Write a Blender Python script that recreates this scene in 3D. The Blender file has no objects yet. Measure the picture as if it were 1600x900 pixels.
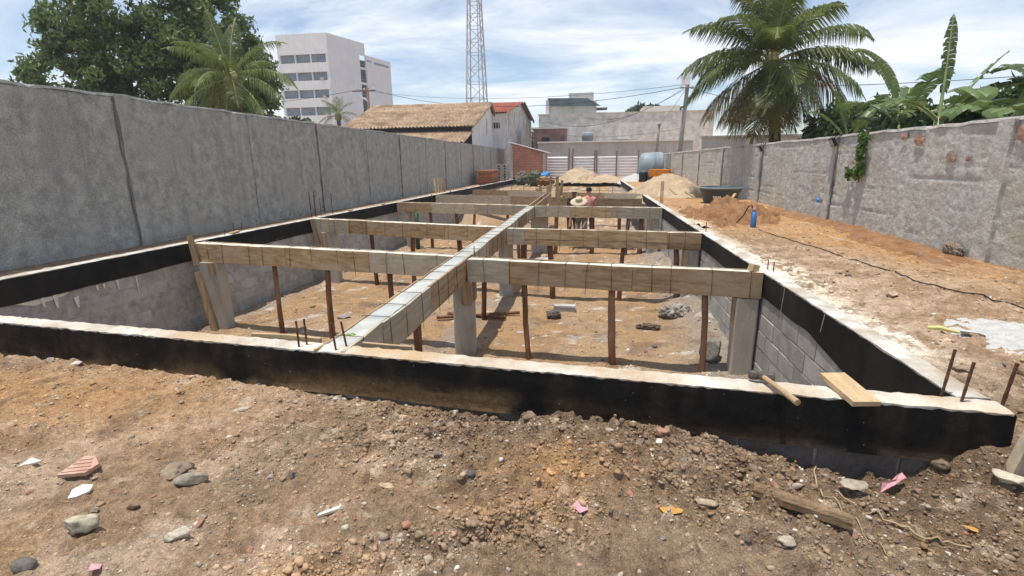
import bpy, math, random
import numpy as np
from mathutils import Vector, Matrix

random.seed(7)
rng = np.random.default_rng(11)
sc = bpy.context.scene
col = sc.collection

# ------------------------------------------------------------------ camera
cam = bpy.data.cameras.new('camera')
cam.sensor_width = 36.0
cam.lens = 36.0 * 780.0 / 1600.0
cam.clip_start = 0.05
cam.clip_end = 2000.0
co = bpy.data.objects.new('camera', cam)
col.objects.link(co)
co.matrix_world = Matrix(((0.98807597, -0.02587368, 0.15177757, 0.0),
                          (0.15348935, 0.24312714, -0.95777357, 0.0),
                          (-0.01212012, 0.96964929, 0.24419942, 1.25),
                          (0, 0, 0, 1)))
sc.camera = co

# ------------------------------------------------------------------ light
SUN_DIR = Vector((-0.15, -0.07, 0.98)).normalized()      # towards the sun
sun_el = math.asin(SUN_DIR.z)
sun_az = math.atan2(SUN_DIR.x, SUN_DIR.y)
sl = bpy.data.lights.new('sun', 'SUN')
sl.energy = 4.5
sl.angle = math.radians(0.6)
sl.color = (1.0, 0.94, 0.85)
so = bpy.data.objects.new('sun', sl)
col.objects.link(so)
so.rotation_euler = SUN_DIR.to_track_quat('Z', 'Y').to_euler()

w = bpy.data.worlds.new('World')
sc.world = w
w.use_nodes = True
nt = w.node_tree
nt.nodes.clear()
N = nt.nodes.new
L = nt.links.new
sky = N('ShaderNodeTexSky')
sky.sky_type = 'NISHITA'
sky.sun_disc = False
sky.sun_elevation = sun_el
sky.sun_rotation = sun_az
sky.air_density = 1.0
sky.dust_density = 0.5
sky.ozone_density = 1.6
tc = N('ShaderNodeTexCoord')
sep = N('ShaderNodeSeparateXYZ')
L(tc.outputs['Generated'], sep.inputs[0])
zz = N('ShaderNodeMath'); zz.operation = 'MAXIMUM'; zz.inputs[1].default_value = 0.0
L(sep.outputs['Z'], zz.inputs[0])
za = N('ShaderNodeMath'); za.operation = 'ADD'; za.inputs[1].default_value = 0.22
L(zz.outputs[0], za.inputs[0])
dv = N('ShaderNodeVectorMath'); dv.operation = 'DIVIDE'
cz = N('ShaderNodeCombineXYZ')
for i in range(3):
    L(za.outputs[0], cz.inputs[i])
L(tc.outputs['Generated'], dv.inputs[0])
L(cz.outputs[0], dv.inputs[1])
mp = N('ShaderNodeMapping')
mp.inputs['Scale'].default_value = (0.62, 0.95, 0.4)
mp.inputs['Rotation'].default_value = (0, 0, 0.25)
mp.inputs['Location'].default_value = (3.1, 1.4, 0)
L(dv.outputs[0], mp.inputs['Vector'])
n1 = N('ShaderNodeTexNoise'); n1.inputs['Scale'].default_value = 1.5
n1.inputs['Detail'].default_value = 9; n1.inputs['Roughness'].default_value = 0.62
n1.inputs['Distortion'].default_value = 0.5
L(mp.outputs[0], n1.inputs['Vector'])
cr = N('ShaderNodeValToRGB')
cr.color_ramp.elements[0].position = 0.40; cr.color_ramp.elements[0].color = (0.04, 0.04, 0.04, 1)
cr.color_ramp.elements[1].position = 0.62; cr.color_ramp.elements[1].color = (1, 1, 1, 1)
L(n1.outputs['Fac'], cr.inputs['Fac'])
n2 = N('ShaderNodeTexNoise'); n2.inputs['Scale'].default_value = 2.6
n2.inputs['Detail'].default_value = 8; n2.inputs['Roughness'].default_value = 0.6
L(mp.outputs[0], n2.inputs['Vector'])
cc = N('ShaderNodeValToRGB')
cc.color_ramp.elements[0].position = 0.35; cc.color_ramp.elements[0].color = (6.0, 6.5, 7.1, 1)
cc.color_ramp.elements[1].position = 0.65; cc.color_ramp.elements[1].color = (7.9, 8.0, 8.2, 1)
L(n2.outputs['Fac'], cc.inputs['Fac'])
mx = N('ShaderNodeMix'); mx.data_type = 'RGBA'
L(cr.outputs['Color'], mx.inputs[0])
L(sky.outputs[0], mx.inputs[6])
L(cc.outputs['Color'], mx.inputs[7])
bg = N('ShaderNodeBackground'); bg.inputs['Strength'].default_value = 0.14
L(mx.outputs[2], bg.inputs['Color'])
wo = N('ShaderNodeOutputWorld')
L(bg.outputs[0], wo.inputs['Surface'])

sc.view_settings.view_transform = 'Standard'
sc.view_settings.look = 'None'
sc.view_settings.exposure = 0.12
sc.view_settings.gamma = 1.0
sc.view_settings.use_curve_mapping = False

# ------------------------------------------------------------------ materials
MATS = {}


def mat(name, c1, c2=None, c3=None, scale=4.0, stretch=(1, 1, 1), rough=0.9, bump=0.0, bscale=None,
        detail=6, spec=0.3, contrast=(0.35, 0.65), vary=0.0, fine=0.0, metal=0.0, bdist=0.02, rand=True,
        transl=0.0, streak=None, attr=None):
    """noise-mixed colours in world position, optional bump, per-object variation"""
    if name in MATS:
        return MATS[name]
    m = bpy.data.materials.new(name)
    m.use_nodes = True
    t = m.node_tree
    t.nodes.clear()
    A = t.nodes.new
    K = t.links.new
    out = A('ShaderNodeOutputMaterial')
    b = A('ShaderNodeBsdfPrincipled')
    b.inputs['Roughness'].default_value = rough
    b.inputs['Specular IOR Level'].default_value = spec
    b.inputs['Metallic'].default_value = metal
    g = A('ShaderNodeNewGeometry')
    oi = A('ShaderNodeObjectInfo')
    pos = g.outputs['Position']
    if rand:
        mm = A('ShaderNodeVectorMath'); mm.operation = 'MULTIPLY_ADD'
        cx = A('ShaderNodeCombineXYZ')
        for i in range(3):
            K(oi.outputs['Random'], cx.inputs[i])
        mm.inputs[1].default_value = (17.0, 11.0, 23.0)
        K(cx.outputs[0], mm.inputs[0])
        K(pos, mm.inputs[2])
        pos = mm.outputs[0]
    ml = A('ShaderNodeVectorMath'); ml.operation = 'MULTIPLY'
    ml.inputs[1].default_value = stretch
    K(pos, ml.inputs[0])
    n = A('ShaderNodeTexNoise')
    n.inputs['Scale'].default_value = scale
    n.inputs['Detail'].default_value = detail
    n.inputs['Roughness'].default_value = 0.6
    K(ml.outputs[0], n.inputs['Vector'])
    c2 = c2 or c1
    r = A('ShaderNodeValToRGB')
    r.color_ramp.elements[0].position = contrast[0]
    r.color_ramp.elements[0].color = (*c1, 1)
    r.color_ramp.elements[1].position = contrast[1]
    r.color_ramp.elements[1].color = (*c2, 1)
    K(n.outputs['Fac'], r.inputs['Fac'])
    cur = r.outputs['Color']
    if attr:
        at = A('ShaderNodeAttribute'); at.attribute_name = attr
        mxa = A('ShaderNodeMix'); mxa.data_type = 'RGBA'; mxa.blend_type = 'MULTIPLY'
        mxa.inputs[0].default_value = 1.0
        K(cur, mxa.inputs[6]); K(at.outputs['Color'], mxa.inputs[7])
        cur = mxa.outputs[2]
    if c3:
        n3 = A('ShaderNodeTexNoise')
        n3.inputs['Scale'].default_value = scale * 0.31
        n3.inputs['Detail'].default_value = 5
        K(ml.outputs[0], n3.inputs['Vector'])
        r3 = A('ShaderNodeValToRGB')
        r3.color_ramp.elements[0].position = 0.5
        r3.color_ramp.elements[1].position = 0.68
        K(n3.outputs['Fac'], r3.inputs['Fac'])
        m3 = A('ShaderNodeMix'); m3.data_type = 'RGBA'
        K(r3.outputs['Color'], m3.inputs[0])
        K(cur, m3.inputs[6])
        m3.inputs[7].default_value = (*c3, 1)
        cur = m3.outputs[2]
    if streak:
        # vertical run-down stains: noise stretched along z
        ms = A('ShaderNodeVectorMath'); ms.operation = 'MULTIPLY'
        ms.inputs[1].default_value = (2.2, 2.2, 0.22)
        K(g.outputs['Position'], ms.inputs[0])
        ns = A('ShaderNodeTexNoise'); ns.inputs['Scale'].default_value = 1.6
        ns.inputs['Detail'].default_value = 7; ns.inputs['Roughness'].default_value = 0.65
        K(ms.outputs[0], ns.inputs['Vector'])
        rs = A('ShaderNodeValToRGB')
        rs.color_ramp.elements[0].position = 0.50
        rs.color_ramp.elements[1].position = 0.74
        K(ns.outputs['Fac'], rs.inputs['Fac'])
        m4 = A('ShaderNodeMix'); m4.data_type = 'RGBA'
        K(rs.outputs['Color'], m4.inputs[0])
        K(cur, m4.inputs[6])
        m4.inputs[7].default_value = (*streak, 1)
        cur = m4.outputs[2]
    if fine:
        nf = A('ShaderNodeTexNoise')
        nf.inputs['Scale'].default_value = 60.0
        nf.inputs['Detail'].default_value = 4
        K(g.outputs['Position'], nf.inputs['Vector'])
        mr = A('ShaderNodeMapRange')
        mr.inputs[1].default_value = 0.3; mr.inputs[2].default_value = 0.7
        mr.inputs[3].default_value = 1 - fine; mr.inputs[4].default_value = 1 + fine
        K(nf.outputs['Fac'], mr.inputs[0])
        hf = A('ShaderNodeHueSaturation')
        K(mr.outputs[0], hf.inputs['Value'])
        K(cur, hf.inputs['Color'])
        cur = hf.outputs['Color']
    if vary:
        hs = A('ShaderNodeHueSaturation')
        mr = A('ShaderNodeMapRange')
        mr.inputs[3].default_value = 1 - vary; mr.inputs[4].default_value = 1 + vary
        K(oi.outputs['Random'], mr.inputs[0])
        K(mr.outputs[0], hs.inputs['Value'])
        K(cur, hs.inputs['Color'])
        cur = hs.outputs['Color']
    K(cur, b.inputs['Base Color'])
    if bump:
        nb = A('ShaderNodeTexNoise')
        nb.inputs['Scale'].default_value = bscale or scale * 4
        nb.inputs['Detail'].default_value = 8
        nb.inputs['Roughness'].default_value = 0.65
        K(ml.outputs[0], nb.inputs['Vector'])
        bp = A('ShaderNodeBump')
        bp.inputs['Strength'].default_value = bump
        bp.inputs['Distance'].default_value = bdist
        K(nb.outputs['Fac'], bp.inputs['Height'])
        K(bp.outputs[0], b.inputs['Normal'])
    if transl:
        tr = A('ShaderNodeBsdfTranslucent')
        K(cur, tr.inputs['Color'])
        ms = A('ShaderNodeMixShader')
        ms.inputs[0].default_value = transl
        K(b.outputs[0], ms.inputs[1]); K(tr.outputs[0], ms.inputs[2])
        K(ms.outputs[0], out.inputs['Surface'])
    else:
        K(b.outputs[0], out.inputs['Surface'])
    MATS[name] = m
    return m


def attr_mat(name, rough=0.95, bump=0.5, bscale=70.0, bdist=0.01, fine=0.3, fscale=45.0, grain=0.0):
    """colour comes from the mesh's own colour attribute 'tint' (kind of soil, stone), grain from noise"""
    m = bpy.data.materials.new(name)
    m.use_nodes = True
    t = m.node_tree
    t.nodes.clear()
    A = t.nodes.new
    K = t.links.new
    out = A('ShaderNodeOutputMaterial')
    b = A('ShaderNodeBsdfPrincipled')
    b.inputs['Roughness'].default_value = rough
    b.inputs['Specular IOR Level'].default_value = 0.15
    at = A('ShaderNodeAttribute'); at.attribute_name = 'tint'
    g = A('ShaderNodeNewGeometry')
    nf = A('ShaderNodeTexNoise'); nf.inputs['Scale'].default_value = fscale
    nf.inputs['Detail'].default_value = 6; nf.inputs['Roughness'].default_value = 0.7
    K(g.outputs['Position'], nf.inputs['Vector'])
    mr = A('ShaderNodeMapRange')
    mr.inputs[1].default_value = 0.3; mr.inputs[2].default_value = 0.7
    mr.inputs[3].default_value = 1 - fine; mr.inputs[4].default_value = 1 + fine
    K(nf.outputs['Fac'], mr.inputs[0])
    hs = A('ShaderNodeHueSaturation')
    K(at.outputs['Color'], hs.inputs['Color'])
    K(mr.outputs[0], hs.inputs['Value'])
    cur = hs.outputs['Color']
    if grain:
        ng = A('ShaderNodeTexNoise'); ng.inputs['Scale'].default_value = 150.0
        ng.inputs['Detail'].default_value = 3; ng.inputs['Roughness'].default_value = 0.8
        K(g.outputs['Position'], ng.inputs['Vector'])
        mg = A('ShaderNodeMapRange')
        mg.inputs[1].default_value = 0.34; mg.inputs[2].default_value = 0.66
        mg.inputs[3].default_value = 1 - grain; mg.inputs[4].default_value = 1 + grain
        K(ng.outputs['Fac'], mg.inputs[0])
        h2 = A('ShaderNodeHueSaturation')
        K(cur, h2.inputs['Color']); K(mg.outputs[0], h2.inputs['Value'])
        cur = h2.outputs['Color']
    K(cur, b.inputs['Base Color'])
    nb = A('ShaderNodeTexNoise'); nb.inputs['Scale'].default_value = bscale
    nb.inputs['Detail'].default_value = 8; nb.inputs['Roughness'].default_value = 0.7
    K(g.outputs['Position'], nb.inputs['Vector'])
    bp = A('ShaderNodeBump'); bp.inputs['Strength'].default_value = bump
    bp.inputs['Distance'].default_value = bdist
    K(nb.outputs['Fac'], bp.inputs['Height'])
    K(bp.outputs[0], b.inputs['Normal'])
    K(b.outputs[0], out.inputs['Surface'])
    MATS[name] = m
    return m


def wood(name, c1, c2, c3, axis):
    st = {'x': (0.9, 9, 9), 'y': (9, 0.9, 9), 'z': (9, 9, 0.9)}[axis]
    return mat(name + '_' + axis, c1, c2, c3, scale=2.6, stretch=st, rough=0.85, bump=0.35, bscale=9.0,
               contrast=(0.3, 0.7), vary=0.18, bdist=0.006, fine=0.10)


SOIL = attr_mat('soil', bump=1.0, bscale=48.0, bdist=0.028, fine=0.38, fscale=28.0, grain=0.42)
TARF = attr_mat('tar_front', rough=0.78, bump=0.6, bscale=38.0, bdist=0.012, fine=0.4, fscale=22.0, grain=0.35)
STONE = attr_mat('loose_stone', fine=0.35, bump=0.4, bscale=40, fscale=30)
GRAVEL = attr_mat('gravel', fine=0.2, bump=0.2)
for ax in 'xyz':
    wood('brown_board', (0.20, 0.125, 0.06), (0.46, 0.325, 0.185), (0.36, 0.285, 0.19), ax)
    wood('grey_board', (0.30, 0.25, 0.185), (0.50, 0.43, 0.33), (0.42, 0.33, 0.22), ax)
    wood('pale_board', (0.36, 0.25, 0.13), (0.52, 0.38, 0.22), (0.44, 0.33, 0.2), ax)
mat('prop_bark', (0.11, 0.05, 0.026), (0.24, 0.125, 0.066), (0.28, 0.17, 0.10), scale=5, stretch=(3, 3, 0.6),
    bump=0.6, bscale=14, vary=0.3)
mat('tar', (0.006, 0.0065, 0.007), (0.014, 0.0135, 0.013), (0.026, 0.022, 0.018), scale=4, streak=(0.022, 0.020, 0.017), fine=0.2, rough=0.7, bump=0.35, bscale=30, spec=0.18,
    bdist=0.006)
mat('tar_muddy', (0.006, 0.006, 0.0055), (0.017, 0.013, 0.009), (0.062, 0.041, 0.021), scale=2.0, rough=0.8, spec=0.16, streak=(0.030, 0.021, 0.013), fine=0.25,
    bump=0.5, bscale=26, bdist=0.01, contrast=(0.4, 0.75))
mat('lime_top', (0.40, 0.375, 0.325), (0.68, 0.66, 0.61), (0.36, 0.30, 0.22), scale=5, rough=0.95, bump=0.6, bscale=22,
    fine=0.12, bdist=0.012)
mat('lime_top_stained', (0.42, 0.36, 0.28), (0.68, 0.65, 0.58), (0.46, 0.32, 0.18), scale=3.4, rough=0.95, bump=0.6,
    bscale=22, fine=0.12, bdist=0.012)
mat('cast_concrete', (0.33, 0.35, 0.33), (0.50, 0.50, 0.46), (0.40, 0.44, 0.42), scale=4, rough=0.9, bump=0.4, bscale=25,
    bdist=0.006, fine=0.08)
mat('dry_cement', (0.60, 0.55, 0.45), (0.76, 0.72, 0.62), scale=6, rough=0.95, bump=0.4, bscale=25, fine=0.1,
    bdist=0.006)
mat('column_concrete', (0.34, 0.31, 0.26), (0.47, 0.44, 0.38), (0.40, 0.35, 0.28), scale=3, stretch=(2, 2, 0.6), bump=0.3,
    bscale=30, fine=0.08, bdist=0.006)
mat('block', (0.30, 0.295, 0.275), (0.43, 0.42, 0.39), scale=5, bump=0.5, bscale=50, vary=0.14, fine=0.12, bdist=0.006)
mat('damp_shaded_block', (0.10, 0.092, 0.082), (0.17, 0.16, 0.145), scale=5, bump=0.5, bscale=40, vary=0.15, fine=0.15)  # wet blocks, with the trench shade put into the colour too
mat('mortar', (0.26, 0.25, 0.23), (0.42, 0.40, 0.37), scale=9, bump=0.5, bscale=40, bdist=0.008)
mat('weathered_timber', (0.14, 0.085, 0.045), (0.33, 0.22, 0.12), (0.22, 0.16, 0.10), scale=3, stretch=(1.2, 5, 9), bump=0.8, bscale=10, fine=0.2)
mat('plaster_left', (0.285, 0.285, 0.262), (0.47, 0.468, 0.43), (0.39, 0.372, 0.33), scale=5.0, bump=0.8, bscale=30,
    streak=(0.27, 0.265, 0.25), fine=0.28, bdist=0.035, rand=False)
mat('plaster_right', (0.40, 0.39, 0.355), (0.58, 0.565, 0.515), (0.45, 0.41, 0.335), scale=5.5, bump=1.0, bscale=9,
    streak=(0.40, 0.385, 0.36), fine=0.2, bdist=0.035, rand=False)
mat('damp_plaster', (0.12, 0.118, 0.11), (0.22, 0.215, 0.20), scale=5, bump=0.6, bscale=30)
mat('cap_plaster', (0.24, 0.235, 0.215), (0.44, 0.425, 0.39), scale=5, bump=0.8, bscale=25)
mat('fired_brick', (0.30, 0.11, 0.06), (0.42, 0.18, 0.10), scale=8, bump=0.4, vary=0.2)
mat('old_brick', (0.30, 0.165, 0.12), (0.42, 0.25, 0.19), (0.38, 0.33, 0.28), scale=6, bump=0.6, vary=0.15)
mat('rebar', (0.07, 0.03, 0.018), (0.15, 0.07, 0.04), scale=30, rough=0.85)
mat('wire', (0.045, 0.032, 0.024), (0.09, 0.06, 0.045), scale=30, rough=0.7)
mat('steel_head', (0.07, 0.06, 0.052), (0.13, 0.115, 0.10), scale=20, rough=0.6, metal=0.4, bump=0.3)
mat('sand', (0.36, 0.265, 0.165), (0.50, 0.39, 0.26), scale=2, bump=0.8, bscale=9, fine=0.15, bdist=0.06)
mat('orange_soil', (0.20, 0.10, 0.042), (0.34, 0.18, 0.082), (0.28, 0.165, 0.09), scale=4, bump=0.9, bscale=18, fine=0.2,
    bdist=0.04)
mat('zinc', (0.72, 0.70, 0.71), (0.82, 0.80, 0.81), scale=2, rough=0.55, metal=0.0)
mat('rust_post', (0.13, 0.085, 0.07), (0.22, 0.15, 0.12), scale=8)
mat('tank_blue', (0.22, 0.275, 0.30), (0.29, 0.35, 0.375), scale=3, rough=0.5)
mat('tub_plastic', (0.045, 0.062, 0.075), (0.075, 0.095, 0.11), scale=4, rough=0.5, bump=0.1)
mat('orange_plastic', (0.60, 0.20, 0.02), (0.75, 0.33, 0.05), scale=4, rough=0.5)
mat('blue_plastic', (0.03, 0.11, 0.28), (0.05, 0.17, 0.40), scale=6, rough=0.5)
mat('blue_tarp', (0.03, 0.18, 0.50), (0.08, 0.30, 0.70), scale=8, rough=0.5)
mat('black_plastic', (0.012, 0.012, 0.014), (0.03, 0.03, 0.032), scale=10, rough=0.5)
mat('glass_dark', (0.12, 0.145, 0.19), (0.22, 0.25, 0.31), scale=0.6, rough=0.25, spec=0.5)
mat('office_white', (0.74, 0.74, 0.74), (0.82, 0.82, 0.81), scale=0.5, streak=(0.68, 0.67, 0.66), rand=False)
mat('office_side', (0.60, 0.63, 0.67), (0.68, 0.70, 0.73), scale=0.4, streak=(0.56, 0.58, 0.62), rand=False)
mat('dark_void', (0.03, 0.03, 0.035), (0.06, 0.06, 0.065), scale=1)  # near-black: shade painted into openings and gaps, also plain dark parts
mat('beige_render', (0.56, 0.53, 0.46), (0.66, 0.63, 0.56), scale=0.8, streak=(0.52, 0.49, 0.42), rand=False, bump=0.3)
mat('grey_render', (0.42, 0.41, 0.39), (0.54, 0.53, 0.50), scale=0.9, streak=(0.36, 0.355, 0.335), rand=False, bump=0.3)
mat('white_render', (0.66, 0.65, 0.63), (0.76, 0.75, 0.73), scale=1, streak=(0.52, 0.50, 0.47), rand=False)
mat('clay_tile', (0.34, 0.22, 0.135), (0.56, 0.42, 0.28), (0.26, 0.17, 0.11), scale=2.2, vary=0.0, bump=0.3, rand=False,
    fine=0.15)
mat('red_tile', (0.26, 0.075, 0.05), (0.40, 0.14, 0.095), scale=2, rand=False)
mat('pole_concrete', (0.22, 0.21, 0.20), (0.33, 0.32, 0.30), scale=5)
mat('tower_steel', (0.32, 0.34, 0.38), (0.44, 0.46, 0.50), scale=2, rough=0.6)
mat('trunk', (0.075, 0.055, 0.04), (0.16, 0.125, 0.095), scale=4, stretch=(1, 1, 0.4), bump=0.6)
mat('mango_leaf', (0.06, 0.11, 0.034), (0.17, 0.24, 0.08), scale=0.9, detail=4, rough=0.4, spec=0.5, transl=0.38,
    rand=False, contrast=(0.3, 0.7))
mat('palm_leaf', (0.08, 0.115, 0.03), (0.19, 0.225, 0.065), scale=1.5, rough=0.45, spec=0.4, transl=0.4, vary=0.2)
mat('palm_leaf_old', (0.17, 0.15, 0.04), (0.34, 0.26, 0.075), scale=2.0, rough=0.55, transl=0.25, vary=0.2)
mat('palm_dead', (0.14, 0.09, 0.05), (0.25, 0.17, 0.10), scale=3, rough=0.8, vary=0.2)
mat('palm_rib', (0.19, 0.20, 0.07), (0.30, 0.29, 0.11), scale=3, rough=0.5)
mat('banana_leaf', (0.07, 0.125, 0.035), (0.15, 0.22, 0.07), scale=2.2, rough=0.4, spec=0.45, transl=0.3, vary=0.25)
mat('banana_rib', (0.22, 0.27, 0.10), (0.33, 0.36, 0.16), scale=3, rough=0.5)
mat('vine_leaf', (0.06, 0.13, 0.022), (0.14, 0.24, 0.05), scale=6, rough=0.5, transl=0.3)
mat('shrub_leaf', (0.035, 0.07, 0.02), (0.09, 0.14, 0.045), scale=1.2, rough=0.5, transl=0.15, rand=False)
mat('skin', (0.21, 0.09, 0.055), (0.27, 0.12, 0.075), scale=6, rough=0.55)
mat('sunburnt_skin', (0.58, 0.25, 0.20), (0.66, 0.31, 0.25), scale=6, rough=0.55)
mat('hair', (0.008, 0.007, 0.006), (0.02, 0.017, 0.014), scale=30, rough=0.7)
mat('straw', (0.50, 0.40, 0.26), (0.64, 0.54, 0.38), scale=20, rough=0.9, bump=0.4)
mat('straw_shadow_band', (0.30, 0.24, 0.18), (0.40, 0.33, 0.25), scale=20, rough=0.9)
mat('dark_cloth', (0.035, 0.037, 0.042), (0.07, 0.07, 0.075), scale=10, rough=0.95)
mat('grey_cloth', (0.20, 0.20, 0.19), (0.30, 0.30, 0.28), scale=10, rough=0.95)
mat('pink_scrap', (0.46, 0.22, 0.26), (0.60, 0.34, 0.37), scale=20, rough=0.6)
mat('white_ceramic', (0.50, 0.47, 0.42), (0.74, 0.72, 0.68), scale=20, rough=0.45)
mat('pink_tile', (0.42, 0.24, 0.17), (0.56, 0.38, 0.29), scale=14, rough=0.8)
mat('dry_leaf', (0.42, 0.22, 0.05), (0.55, 0.33, 0.09), scale=20, rough=0.7)
mat('root', (0.34, 0.25, 0.14), (0.46, 0.35, 0.21), scale=15, rough=0.8)
mat('cement_grey', (0.40, 0.39, 0.37), (0.54, 0.53, 0.50), scale=8, bump=0.6, fine=0.15)
mat('green_plastic', (0.015, 0.05, 0.02), (0.03, 0.08, 0.03), scale=6, rough=0.5)
mat('lamp_glass', (0.35, 0.36, 0.36), (0.45, 0.46, 0.46), scale=6, rough=0.2)


# ------------------------------------------------------------------ mesh helpers
ORG = {}


class MB:
    def __init__(s):
        s.v = []
        s.f = []

    def add(s, vs, fs):
        o = len(s.v)
        s.v += [tuple(map(float, p)) for p in vs]
        s.f += [tuple(i + o for i in f) for f in fs]
        return s

    def box(s, c, size, rot=None, jit=0.0):
        hx, hy, hz = size[0] / 2, size[1] / 2, size[2] / 2
        P = [Vector((x * hx, y * hy, z * hz)) for z in (-1, 1) for y in (-1, 1) for x in (-1, 1)]
        if jit:
            P = [p + Vector((random.uniform(-jit, jit), random.uniform(-jit, jit), random.uniform(-jit, jit))) for p in P]
        if rot is not None:
            P = [rot @ p for p in P]
        c = Vector(c)
        return s.add([p + c for p in P], [(0, 2, 3, 1), (4, 5, 7, 6), (0, 1, 5, 4), (2, 6, 7, 3), (0, 4, 6, 2), (1, 3, 7, 5)])

    def bar(s, a, b, wd, th, up=(0, 0, 1)):
        a = Vector(a); b = Vector(b)
        d = (b - a)
        ln = d.length
        y = d.normalized()
        x = y.cross(Vector(up))
        if x.length < 1e-4:
            x = y.cross(Vector((1, 0, 0)))
        x.normalize()
        z = x.cross(y)
        R = Matrix((x, y, z)).transposed()
        return s.box((a + b) / 2, (wd, ln, th), R)

    def tube(s, pts, rad, n=6, cap=True):
        pts = [Vector(p) for p in pts]
        if not hasattr(rad, '__len__'):
            rad = [rad] * len(pts)
        rings = []
        ref = Vector((0.13, 0.27, 0.95)).normalized()
        for i, p in enumerate(pts):
            d = (pts[min(i + 1, len(pts) - 1)] - pts[max(i - 1, 0)]).normalized()
            x = d.cross(ref)
            if x.length < 0.05:
                x = d.cross(Vector((1, 0, 0)))
            x.normalize()
            y = d.cross(x)
            rings.append([p + (x * math.cos(k * 2 * math.pi / n) + y * math.sin(k * 2 * math.pi / n)) * rad[i] for k in range(n)])
        vs = [q for r in rings for q in r]
        fs = []
        for i in range(len(pts) - 1):
            for k in range(n):
                a = i * n + k; b2 = i * n + (k + 1) % n
                fs.append((a, b2, b2 + n, a + n))
        if cap:
            fs.append(tuple(range(n - 1, -1, -1)))
            fs.append(tuple((len(pts) - 1) * n + k for k in range(n)))
        return s.add(vs, fs)

    def lathe(s, prof, c=(0, 0, 0), n=24, rot=None):
        vs = []
        fs = []
        c = Vector(c)
        for r, z in prof:
            for k in range(n):
                p = Vector((r * math.cos(2 * math.pi * k / n), r * math.sin(2 * math.pi * k / n), z))
                if rot is not None:
                    p = rot @ p
                vs.append(p + c)
        for i in range(len(prof) - 1):
            for k in range(n):
                a = i * n + k; b2 = i * n + (k + 1) % n
                fs.append((a, b2, b2 + n, a + n))
        return s.add(vs, fs)

    def build(s, name, m, parent=None, smooth=False, origin=None):
        o = Vector((0, 0, 0))
        if parent is not None:
            o = ORG[parent.name]
        elif origin is not None:
            o = Vector(origin)
        me = bpy.data.meshes.new(name)
        me.from_pydata([(p[0] - o[0], p[1] - o[1], p[2] - o[2]) for p in s.v], [], s.f)
        if smooth:
            me.polygons.foreach_set('use_smooth', [True] * len(me.polygons))
        me.materials.append(MATS[m] if isinstance(m, str) else m)
        ob = bpy.data.objects.new(name, me)
        col.objects.link(ob)
        if parent is not None:
            ob.parent = parent
        else:
            ob.location = o
        ORG[ob.name] = o.copy()
        return ob


def tag(o, label=None, cat=None, group=None, kind=None):
    if label:
        o['label'] = label
    if cat:
        o['category'] = cat
        o['kind'] = 'thing'
    if group:
        o['group'] = group
    if kind:
        o['kind'] = kind
    return o


def thing(name, loc, label, cat, group=None):
    o = bpy.data.objects.new(name, None)
    o.empty_display_size = 0.1
    col.objects.link(o)
    o.location = loc
    ORG[o.name] = Vector(loc)
    return tag(o, label, cat, group)


def np_mesh(name, V, F, m, tint=None, smooth=False):
    me = bpy.data.meshes.new(name)
    V = np.asarray(V, dtype=np.float32)
    F = np.asarray(F, dtype=np.int32)
    k = F.shape[1]
    me.vertices.add(len(V)); me.vertices.foreach_set('co', V.ravel())
    me.loops.add(F.size); me.loops.foreach_set('vertex_index', F.ravel())
    me.polygons.add(len(F))
    me.polygons.foreach_set('loop_start', np.arange(0, F.size, k, dtype=np.int32))
    me.polygons.foreach_set('loop_total', np.full(len(F), k, dtype=np.int32))
    if smooth:
        me.polygons.foreach_set('use_smooth', np.ones(len(F), dtype=bool))
    me.update(calc_edges=True)
    if tint is not None:
        ca = me.color_attributes.new('tint', 'FLOAT_COLOR', 'POINT')
        c = np.ones((len(V), 4), dtype=np.float32); c[:, :3] = tint
        ca.data.foreach_set('color', c.ravel())
    me.materials.append(MATS[m] if isinstance(m, str) else m)
    return me


def link_mesh(name, me, parent=None, loc=None):
    ob = bpy.data.objects.new(name, me)
    col.objects.link(ob)
    if parent is not None:
        ob.parent = parent
        ORG[ob.name] = ORG[parent.name].copy()
    else:
        ORG[ob.name] = Vector((0, 0, 0))
    if loc is not None:
        ob.location = loc
    return ob


# value noise on arrays
def _h(ix, iy, seed):
    n = (ix.astype(np.int64) * 374761393 + iy.astype(np.int64) * 668265263 + seed * 974634777) & 0xffffffff
    n = ((n ^ (n >> 13)) * 1274126177) & 0xffffffff
    return ((n ^ (n >> 16)) & 0xffff) / 65535.0


def vn(x, y, s, seed):
    x = np.asarray(x) * s; y = np.asarray(y) * s
    ix = np.floor(x); iy = np.floor(y)
    fx = x - ix; fy = y - iy
    fx = fx * fx * (3 - 2 * fx); fy = fy * fy * (3 - 2 * fy)
    a = _h(ix, iy, seed); b = _h(ix + 1, iy, seed); c = _h(ix, iy + 1, seed); d = _h(ix + 1, iy + 1, seed)
    return (a * (1 - fx) + b * fx) * (1 - fy) + (c * (1 - fx) + d * fx) * fy


def fbm(x, y, s, seed, o=4, gain=0.5):
    r = 0; a = 1; t = 0
    for i in range(o):
        r = r + a * vn(x, y, s * 2 ** i, seed + i * 7); t += a; a *= gain
    return r / t


def sstep(e0, e1, x):
    t = np.clip((x - e0) / (e1 - e0), 0, 1)
    return t * t * (3 - 2 * t)

# ------------------------------------------------------------------ plan of the site (metres, z = 0 is the top of the foundation beams)
def yface(x):
    return 2.63 + 0.095 * (2.10 - x)


def xR(y):
    return 1.975 - 0.0025 * (y - 2.8)


def xL(y):
    return -6.70 + 0.03 * (y - 7.0)


def yback(x):
    return 38.6 + 0.55 * (1.9 - x)


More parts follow.
